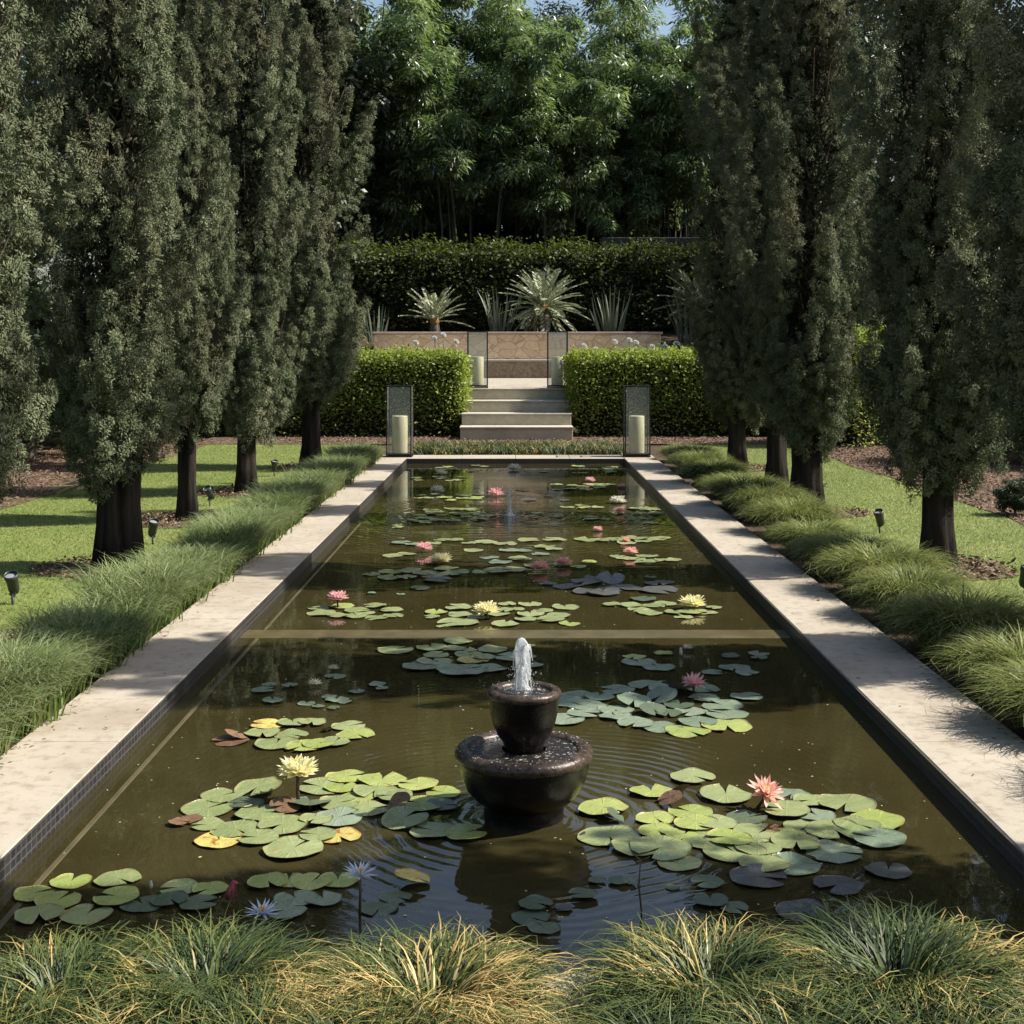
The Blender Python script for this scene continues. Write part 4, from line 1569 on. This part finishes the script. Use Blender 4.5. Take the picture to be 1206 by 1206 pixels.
def strip_grass():
    rng = np.random.default_rng(77)
    P, AZ, n_each = [], [], 135
    y = 4.2
    while y < 21.6:
        wdt = .40
        for k in range(4):
            P.append((-2.21 - (k + rng.random()) / 4 * wdt, y + rng.normal(0, .08)))
        y += .17
    P = np.array(P)
    n = len(P)
    idx = np.repeat(np.arange(n), n_each)
    m = len(idx)
    root = np.stack([P[idx, 0] + rng.normal(0, .05, m), P[idx, 1] + rng.normal(0, .05, m), np.full(m, -.04)], -1)
    az = rng.normal(-.35, 1.25, m)
    # blades next to the path comb over towards it, those by the lawn the other way
    u = (root[:, 0] + 2.44) / .2
    flip = rng.random(m) < np.clip(.5 - .45 * u, 0, 1)
    az = np.where(flip, az + PI, az)
    big = 1 + .14 * np.sin(P[idx, 1] * 2.3) + .10 * np.sin(P[idx, 1] * 5.1 + 1)
    L = (.28 + .17 * rng.random(m)) * big
    th0 = .02 + .30 * rng.random(m)
    th1 = 1.4 + .9 * rng.random(m)
    rnd = np.clip((rng.random(n) * .35)[idx] + rng.random(m) * .65, 0, 1)
    me = blade_mesh('border_grass', root, az, L, th0, th1, (.0065 + .0055 * rng.random(m)), M_G_LEFT, rng, rnd, 6, .3, -.03, 1.8)
    o = obj('border_grass', me)
    tag(o, 'continuous soft band of arching green grass along the left path', 'grass', None, 'stuff')


strip_grass()


def tussock(seed, n, rad, Lm, mat, straw=.0, wmul=1.0, th1=(1.5, .8), bend=1.9):
    rng = np.random.default_rng(seed)
    a = rng.random(n) * 2 * PI
    r = rad * np.sqrt(rng.random(n))
    root = np.stack([r * np.cos(a), r * np.sin(a), np.full(n, -.03)], -1)
    az = a + rng.normal(0, .55, n)
    L = Lm * (.62 + .5 * rng.random(n))
    lean = r / rad
    t0 = .02 + .55 * lean * rng.random(n)
    t1 = th1[0] * (.6 + .4 * lean) + th1[1] * rng.random(n)
    nclump = 14
    cid = (a / (2 * PI) * nclump).astype(int)
    rnd = np.clip(rng.random(n) * .75 + (rng.random(nclump + 1) * .3)[cid] - .05 + straw, 0, 1)
    return blade_mesh('blades', root, az, L, t0, t1, (.0055 + .003 * rng.random(n)) * wmul, mat, rng, rnd, 7, .6, -.02, bend)


TR = [tussock(s, 3900, .21, .50, M_G_RIGHT, .0, 1.55, (2.0, .7)) for s in (501, 502, 503)]
names = ['second', 'third', 'fourth', 'fifth', 'sixth', 'seventh', 'eighth', 'ninth', 'tenth', 'eleventh', 'twelfth', 'thirteenth', 'fourteenth', 'fifteenth', 'sixteenth']
ry = [21.3, 20.0, 18.9, 17.6, 16.2, 15.0, 13.9, 12.7, 11.6, 10.6, 9.6, 8.7, 7.8, 6.9, 6.1, 5.2]
rs = [.8, .95, 1.0, 1.1, .95, 1.1, 1.0, 1.05, .95, 1.0, 1.05, .92, 1.05, 1.0, 1.05, 1.0]
for i, (y, s) in enumerate(zip(ry, rs)):
    x = 2.58 + .03 * math.sin(i * 2.1)
    o = obj('grass_tussock', TR[i % 3], None, (x, y, -.03))
    o.rotation_euler = (0, 0, i * 1.7)
    o.scale = (s * .98, s * .98, s * (.90 + .13 * math.sin(i * 1.3)))
    lab = ('green grass tussock by the right path, ' + ('first in the row, next to the far lantern' if i == 0 else names[i - 1] + ' in the row from the far lantern'))
    tag(o, lab, 'grass tussock', 'grass tussocks along the right path')
# fringe filling between the right tussocks on the lawn side
TF = [tussock(s, 3000, .17, .385, M_G_FRONT, .0, 1.0, (2.5, .9)) for s in (601, 602, 603)]
front = [(70, 3.34, 1.0, 'straw coloured grass tussock in the bottom left corner of the photo'),
         (240, 3.38, 1.04, 'dry golden tussock in front of the closed red lily bud'),
         (375, 3.28, .80, 'small green tussock below the two blue lilies'),
         (505, 3.34, 1.04, 'golden tussock left of the gap in the front grass'),
         (835, 3.40, 1.04, 'tussock with drooping tan blades right of the gap in the front grass'),
         (1060, 3.42, 1.14, 'large upright green and gold tussock at the front right'),
         (140, 3.10, .95, 'low tussock cut by the bottom edge at the far left'),
         (0, 3.08, .9, 'tussock cut by the bottom left corner of the photo'),
         (300, 3.10, .98, 'low tussock cut by the bottom edge below the blue lilies'),
         (430, 3.08, .92, 'tussock cut by the bottom edge, left of the fountain axis'),
         (560, 3.06, .80, 'pale tussock cut by the bottom edge, in the gap below the fountain'),
         (800, 3.06, .90, 'tussock cut by the bottom edge, right of the gap'),
         (940, 3.10, .98, 'tussock cut by the bottom edge between the two right front tussocks'),
         (1100, 3.08, .95, 'tussock cut by the bottom edge below the large right tussock'),
         (1240, 3.06, .8, 'pale dry tussock in the bottom right corner of the photo')]
for i, (px, d, s, lab) in enumerate(front):
    x = (px - VX) / FPX * d
    o = obj('grass_tussock', TF[i % 3], None, (x, d, -.02))
    o.rotation_euler = (0, 0, i * 2.3)
    o.scale = (s, s, s * .86)
    tag(o, lab, 'grass tussock', 'dry grass tussocks along the front of the pool')

# low ground cover past the far end
rng = np.random.default_rng(88)
n = 9000
root = np.stack([rng.uniform(-1.75, 1.8, n), rng.uniform(22.3, 24.2, n), np.full(n, -.04)], -1)
me = blade_mesh('ground_cover', root, rng.random(n) * 2 * PI, .12 + .16 * rng.random(n), .1 + .4 * rng.random(n), 1.2 + .9 * rng.random(n), .009 + .006 * rng.random(n), M_G_FRONT, rng, rng.random(n) * .85, 4)
tag(obj('ground_cover', me), 'low tufted planting strip beyond the far end of the pool', 'plants', None, 'stuff')

# lawn blades
M_G_LAWN = grass_mat('lawn_blades', [(0, (.10, .14, .035)), (.5, (.18, .225, .062)), (.85, (.25, .275, .09)), (1, (.34, .31, .15))], (.28, .31, .11), .3, .35, 0, .7, .8)
rng = np.random.default_rng(99)
n = 230000
side = rng.random(n) < .52
X = np.where(side, rng.uniform(-6.0, -2.66, n), rng.uniform(2.9, 5.05, n))
Y = 6 + 19.2 * rng.random(n) ** 1.15
root = np.stack([X, Y, np.full(n, -.03)], -1)
me = blade_mesh('lawn_blades', root, rng.random(n) * 2 * PI, .022 + .025 * rng.random(n), .5 + .6 * rng.random(n), .9 + .8 * rng.random(n), .005 + .004 * rng.random(n), M_G_LAWN, rng, rng.random(n), 1)
tag(obj('lawn_blades', me), 'short mown lawn on both sides of the pool', 'grass', None, 'stuff')

# mulch
def mat_mulch():
    t = NT('bark_mulch')
    co = t.pos()
    v = t.n('ShaderNodeTexVoronoi')
    v.inputs['Scale'].default_value = 26
    t.l(co, v.inputs['Vector'])
    sp = t.n('ShaderNodeSeparateColor')
    t.l(v.outputs['Color'], sp.inputs[0])
    c = t.ramp(sp.outputs[0], [(0, (.045, .028, .02)), (.6, (.10, .065, .045)), (1, (.22, .155, .11))])
    return t.done(t.principled(c, .95, .1, 0, t.bump(v.outputs['Distance'], .8, .02)))


M_MULCH = mat_mulch()
sheet('mulch', lambda y: (5.05 + wav(y, 2), 13), 0, 0, 4, 26.5, -.020, M_MULCH)
sheet('mulch', lambda y: (-13, -5.6 + wav(y, 0)), 0, 0, 4, 26.5, -.020, M_MULCH)
sheet('mulch', lambda y: (-6, 6), 0, 0, 25.0, 27.3, -.016, M_MULCH, 4)
M_CHIP = foliage('bark_chips', [(0, (.07, .043, .03)), (.6, (.17, .115, .082)), (1, (.34, .25, .185))], .9, 0, .1, 0, None, 0)
rng = np.random.default_rng(111)
rings_ = []
V, F = [], []
for (x, y, *_r) in ltree + rtree:
    b = len(V)
    V.append((x, y, -.022))
    for k in range(30):
        a = 2 * PI * k / 30
        rr_ = .58 + .05 * math.sin(3 * a + y) + .03 * math.sin(7 * a)
        V.append((x + rr_ * math.cos(a), y + rr_ * math.sin(a), -.022))
    F += [(b, b + 1 + k, b + 1 + (k + 1) % 30) for k in range(30)]
tag(obj('mulch', np_mesh('mulch', V, F, M_MULCH)), kind='structure')
pts = []
for (x, y, *_r) in ltree + rtree:
    a, q = rng.random(1100) * 2 * PI, .62 * np.sqrt(rng.random(1100))
    pts.append(np.stack([x + q * np.cos(a), y + q * np.sin(a)], -1))
pts.append(np.stack([rng.uniform(5.0, 9.5, 16000), rng.uniform(11, 26.5, 16000)], -1))
pts.append(np.stack([rng.uniform(-9.5, -5.65, 12000), rng.uniform(8, 26.5, 12000)], -1))
pts.append(np.stack([rng.uniform(-5, 5, 5000), rng.uniform(25, 27.1, 5000)], -1))
pts = np.concatenate(pts)
n = len(pts)
C = np.concatenate([pts, rng.uniform(-.02, .012, (n, 1))], 1)
A = rng.normal(size=(n, 3)) * np.array([1, 1, .25])
tag(obj('mulch_chips', leaf_mesh('mulch_chips', C, A, np.where(rng.random(n) < .12, .06, .022) + .025 * rng.random(n), .010 + .016 * rng.random(n), M_CHIP, rng)), 'loose brown bark chips under the trees and along the beds', 'mulch', None, 'stuff')

# pruned branches on the left
x, y = survey(88, 585, -.02)
mb = MB()
rr = random.Random(9)
for k in range(12):
    a = rr.uniform(.1, .9)
    l = rr.uniform(.4, .75)
    ox, oy = rr.uniform(-.25, .1), rr.uniform(-.15, .15)
    mb.tube([(ox, oy, .01 + .01 * k), (ox + l * .5 * math.cos(a), oy + .1, .12 + .1 * l * a), (ox + l * math.cos(a), oy + rr.uniform(-.1, .3), .15 + .5 * l * a)], [.014, .010, .004], 6)
tag(mb.build('pruned_branches', plain('pale_dead_wood', (.42, .34, .27), .9, .1, .3, 20, .2), None, (x, y, -.01)), 'small heap of pale pruned branches on the mulch at the left', 'branches')

# ------------------------------------------------------------------ garden spotlights
M_LAMP = plain('dark_green_metal', (.022, .028, .024), .45, .5, .3, 18, .1)
M_LENS = plain('lamp_lens', (.25, .26, .26), .08, .6, .1, 10, .0)


def spot_meshes():
    stake = MB().tube([(0, 0, -.08), (0, 0, .075)], [.008, .011], 8).box(-.02, .02, -.008, .008, .06, .09, .003).mesh('stake', M_LAMP)
    body = MB().lathe([(.001, -.075), (.028, -.072), (.036, -.05), (.04, .03), (.046, .05), (.046, .078), (.041, .078), (.04, .06)], 22).mesh('housing', M_LAMP)
    lens = MB().lathe([(.0405, .058), (.02, .061), (.001, .062)], 22).mesh('lens', M_LENS)
    return stake, body, lens


SPM = spot_meshes()
spots = [(15, 712, 'dark garden spotlight on a stake by the border grass at the left photo edge', (.5, .0)),
         (180, 641, 'dark garden spotlight right of the double trunked left cypress', (.35, .25)),
         (247, 596, 'dark garden spotlight right of the slender left cypress', (.6, -.4)),
         (323, 561, 'dark garden spotlight right of the low leafed left cypress', (.3, .1)),
         (1036, 628, 'dark garden spotlight on the right lawn left of the thick trunk', (.35, -.3)),
         (1208, 703, 'dark garden spotlight cut by the right photo edge', (.3, .1))]
for (px, py, lab, (ta, tb)) in spots:
    x, y = survey(px, py, -.028)
    r = empty('garden_spotlight', (x, y, -.028), 0)
    r.scale = (1.02, 1.02, 1.02)
    tag(r, lab, 'spotlight', 'garden spotlights')
    obj('stake', SPM[0], r)
    h = obj('housing', SPM[1], r, (0, 0, .14))
    h.rotation_euler = (ta, tb, 0)
    obj('lens', SPM[2], h)

# ------------------------------------------------------------------ plants behind the wall
M_CYC = foliage('cycad_leaf', [(0, (.15, .19, .105)), (.6, (.28, .31, .18)), (1, (.42, .42, .27))], .4, .15, .5, 0, None, .1)
M_CYCH = plain('cycad_heart', (.32, .17, .07), .8, .2, .4, 30, .4)
M_SWORD = grass_mat('sword_leaf', [(0, (.06, .08, .055)), (.6, (.11, .135, .09)), (1, (.17, .18, .12))], (.15, .16, .1), .3, .1, .1, None, 1, .45)


def frond_geo(rng, a, el, L, droop):
    C, A, Ls = [], [], []
    n = 26
    for k in range(n):
        u = .12 + .88 * k / n
        e = el - droop * u
        x = L * u * math.cos(el - droop * u * .5)
        z = L * u * math.sin(el - droop * u * .5)
        d = np.array([math.cos(a) * math.cos(e), math.sin(a) * math.cos(e), math.sin(e)])
        s = np.array([-math.sin(a), math.cos(a), 0])
        p = np.array([x * math.cos(a), x * math.sin(a), z])
        ll = L * .17 * math.sin(PI * (.15 + .8 * u)) + .02
        for sg in (-1, 1):
            C.append(p)
            A.append(d * 1.1 + s * sg + np.array([0, 0, .15]))
            Ls.append(ll)
    return C, A, Ls


def cycad(seed, L, nf, label, loc, elr=(-.35, 1.25), trunk_h=.5):
    rng = np.random.default_rng(seed)
    C, A, Ls = [], [], []
    for i in range(nf):
        a = 2 * PI * i * .381966 + rng.normal(0, .1)
        el = elr[0] + (elr[1] - elr[0]) * (i / nf) ** .8 + rng.normal(0, .08)
        c, aa, l = frond_geo(rng, a, el + .25, L * rng.uniform(.85, 1.1), .55)
        C += c
        A += aa
        Ls += l
    r = empty('cycad', loc)
    tag(r, label, 'cycad', 'rosette plants behind the wall')
    C = np.array(C) + np.array([0, 0, trunk_h])
    obj('fronds', leaf_mesh('fronds', C, np.array(A), np.array(Ls), .034, M_CYC, rng, None, .05), r)
    MB().tube([(0, 0, -.15), (0, 0, trunk_h * .6), (0, 0, trunk_h)], [.16, .14, .1], 14, True, .08).build('trunk', M_BARK2, r)
    MB().ball((0, 0, trunk_h), .13, 2, (1, 1, 1.1)).build('heart', M_CYCH, r)
    return r


gz = terrain_z(0, 35.2)
cycad(1, 1.2, 54, 'large pale rosette cycad in the middle above the ochre wall', (.73, 35.0, gz), (-.95, 1.25), .9)
cycad(2, 1.0, 22, 'looser cycad with a tan heart above the wall at the left', (-2.1, 35.3, gz), (-.1, 1.2), .55)
cycad(3, 1.1, 26, 'pale cycad half hidden behind the right cypresses', (4.75, 35.4, gz), (-.35, 1.2), .95)
cycad(4, 1.1, 22, 'cycad glimpsed in the gap between the right cypresses', (8.9, 35.5, gz), (-.2, 1.2), .9)


def swords(seed, n, H, label, loc, spread=.45):
    rng = np.random.default_rng(seed)
    a = rng.random(n) * 2 * PI
    q = .22 * np.sqrt(rng.random(n))
    root = np.stack([q * np.cos(a), q * np.sin(a), np.full(n, -.05)], -1)
    o = obj('sword_plant', blade_mesh('sword_plant', root, a, H * (.65 + .4 * rng.random(n)), spread * rng.random(n), spread * (.3 + 1.1 * rng.random(n)), .06 + .03 * rng.random(n), M_SWORD, rng, rng.random(n), 6, .1), None, loc)
    return tag(o, label, 'plant', 'sword leaved plants behind the wall')


swords(1, 26, 1.45, 'sword leaved plant just left of the middle cycad', (-.45, 34.7, gz))
swords(2, 24, 1.55, 'sword leaved plant right of the middle cycad', (2.45, 34.9, gz))
swords(3, 14, 1.1, 'small sword leaved plant at the left end of the ochre wall', (-3.55, 34.6, gz), .3)
swords(4, 22, 1.5, 'shaded sword leaved plant at the right end of the ochre wall', (4.35, 34.4, gz))

# flowers over the hedges
M_PETW = flower_mat('agapanthus_petal', (.76, .76, .72), (.82, .82, .80))
M_PETB = flower_mat('agapanthus_blue_petal', (.36, .42, .68), (.55, .60, .80))
M_GSTEM = plain('green_stem', (.10, .14, .05), .6, .3, .3, 20, .1)


def umbel(seed, mat):
    rng = np.random.default_rng(seed)
    n = 90
    d = unit(rng.normal(size=(n, 3)))
    d[:, 2] = np.abs(d[:, 2]) * 1.0 - .25
    V, F = leaf_geo(d * .02, d + rng.normal(0, .25, (n, 3)), .075, .03, rng, .2)
    return np_mesh('flower_head', V, F, mat, {'tip': np.tile([0, .5, 1, .5], n)})


UMB = [umbel(1, M_PETW), umbel(2, M_PETB)]
SW = []
for k in range(3):
    rng = np.random.default_rng(900 + k)
    n = 26
    a = rng.random(n) * 2 * PI
    SW.append(blade_mesh('leaves', np.zeros((n, 3)), a, .55 + .35 * rng.random(n), .1 + .3 * rng.random(n), .7 + .7 * rng.random(n), .025 + .012 * rng.random(n), M_G_RIGHT, rng, rng.random(n) * .6, 5))
ag = [(472, 412, 0, 'left end of the ochre wall'), (490, 404, 0, 'left part of the ochre wall'), (512, 399, 0, 'left of the left upper lantern, leafy'), (522, 395, 0, 'tallest at the left'),
      (537, 403, 0, 'beside the left upper lantern'), (688, 408, 0, 'beside the right upper lantern'), (702, 412, 0, 'second right of the right upper lantern'), (724, 403, 0, 'middle of the right hedge'),
      (741, 401, 0, 'under the pale patch of the wall at the right'), (749, 404, 0, 'just right of the tall one by the wall end'), (768, 409, 0, 'near the right end of the ochre wall, low'), (783, 408, 1, 'at the right end of the ochre wall'),
      (797, 405, 1, 'past the right end of the ochre wall'), (806, 411, 1, 'low at the shaded right hedge'), (822, 408, 1, 'beside the farthest right cypress, low'), (838, 398, 1, 'beside the farthest right cypress, tall')]
for i, (px, py, m, where) in enumerate(ag):
    d = 29.4 if abs(px - VX) > 95 else 29.1
    x = (px - VX) / FPX * d
    z = EYE + (HY - py) / FPX * d
    g = terrain_z(x, d)
    if abs(x) < 3.6:
        g = .918
    r = empty('agapanthus', (x, d, g))
    tag(r, ('white' if m == 0 else 'pale blue') + ' flower above the hedge, ' + where, 'flower', 'flowers above the clipped hedges')
    MB().tube([(0, 0, -.05), (.02, 0, (z - g) * .6), (0, 0, z - g)], [.012, .01, .008], 6).build('stalk', M_GSTEM, r)
    h = obj('flower_head', UMB[m], r, (0, 0, z - g))
    h.scale = (.85, .85, .85)
    obj('leaves', SW[i % 3], r)

# fallen leaf on the right path
x, y = survey(965, 708, 0)
rng = np.random.default_rng(5)
o = obj('fallen_leaf', leaf_mesh('fallen_leaf', np.array([[0, 0, .004]]), np.array([[.3, 1, .12]]), .07, .03, M_CHIP, rng, np.array([.5])), None, (x, y, 0))
tag(o, 'single dry brown leaf lying on the pale right path', 'leaf')

# clippings and dry leaves along the grass edges, specks on the water
rng = np.random.default_rng(131)
n = 1500
sd_ = rng.random(n) < .5
X = np.where(sd_, PATH_L + np.abs(rng.normal(0, .045, n)), PATH_R - np.abs(rng.normal(0, .045, n)))
far_ = rng.random(n) < .10
X = np.where(far_, np.where(sd_, rng.uniform(PATH_L, PX0 - .03, n), rng.uniform(PX1 + .03, PATH_R, n)), X)
C = np.stack([X, 3.6 + 18 * rng.random(n), np.full(n, .0035)], -1)
A = rng.normal(size=(n, 3)) * np.array([1, 1, .08])
tag(obj('leaf_litter', leaf_mesh('leaf_litter', C, A, .012 + .03 * rng.random(n), .004 + .007 * rng.random(n), M_CHIP, rng, None, .1, np.array([[0, 0, 1.]]) + rng.normal(0, .12, (n, 3)))), 'dry clippings and crumbs along the grass edges of the paths', 'litter', None, 'stuff')
M_SPECK = plain('pale_floating_speck', (.42, .38, .24), .8, .2, .4, 30, .1)
n = 420
C = np.stack([rng.uniform(PX0 + .05, PX1 - .05, n), 4.2 + 12 * rng.random(n) ** 1.4, np.full(n, WATER + .0025)], -1)
A = rng.normal(size=(n, 3)) * np.array([1, 1, .02])
tag(obj('floating_specks', leaf_mesh('floating_specks', C, A, .006 + .012 * rng.random(n) ** 2, .005 + .006 * rng.random(n), M_SPECK, rng, None, .05, np.array([[0, 0, 1.]]) + rng.normal(0, .05, (n, 3)))), 'tiny pale specks and petals drifting on the pond surface', 'specks', None, 'stuff')
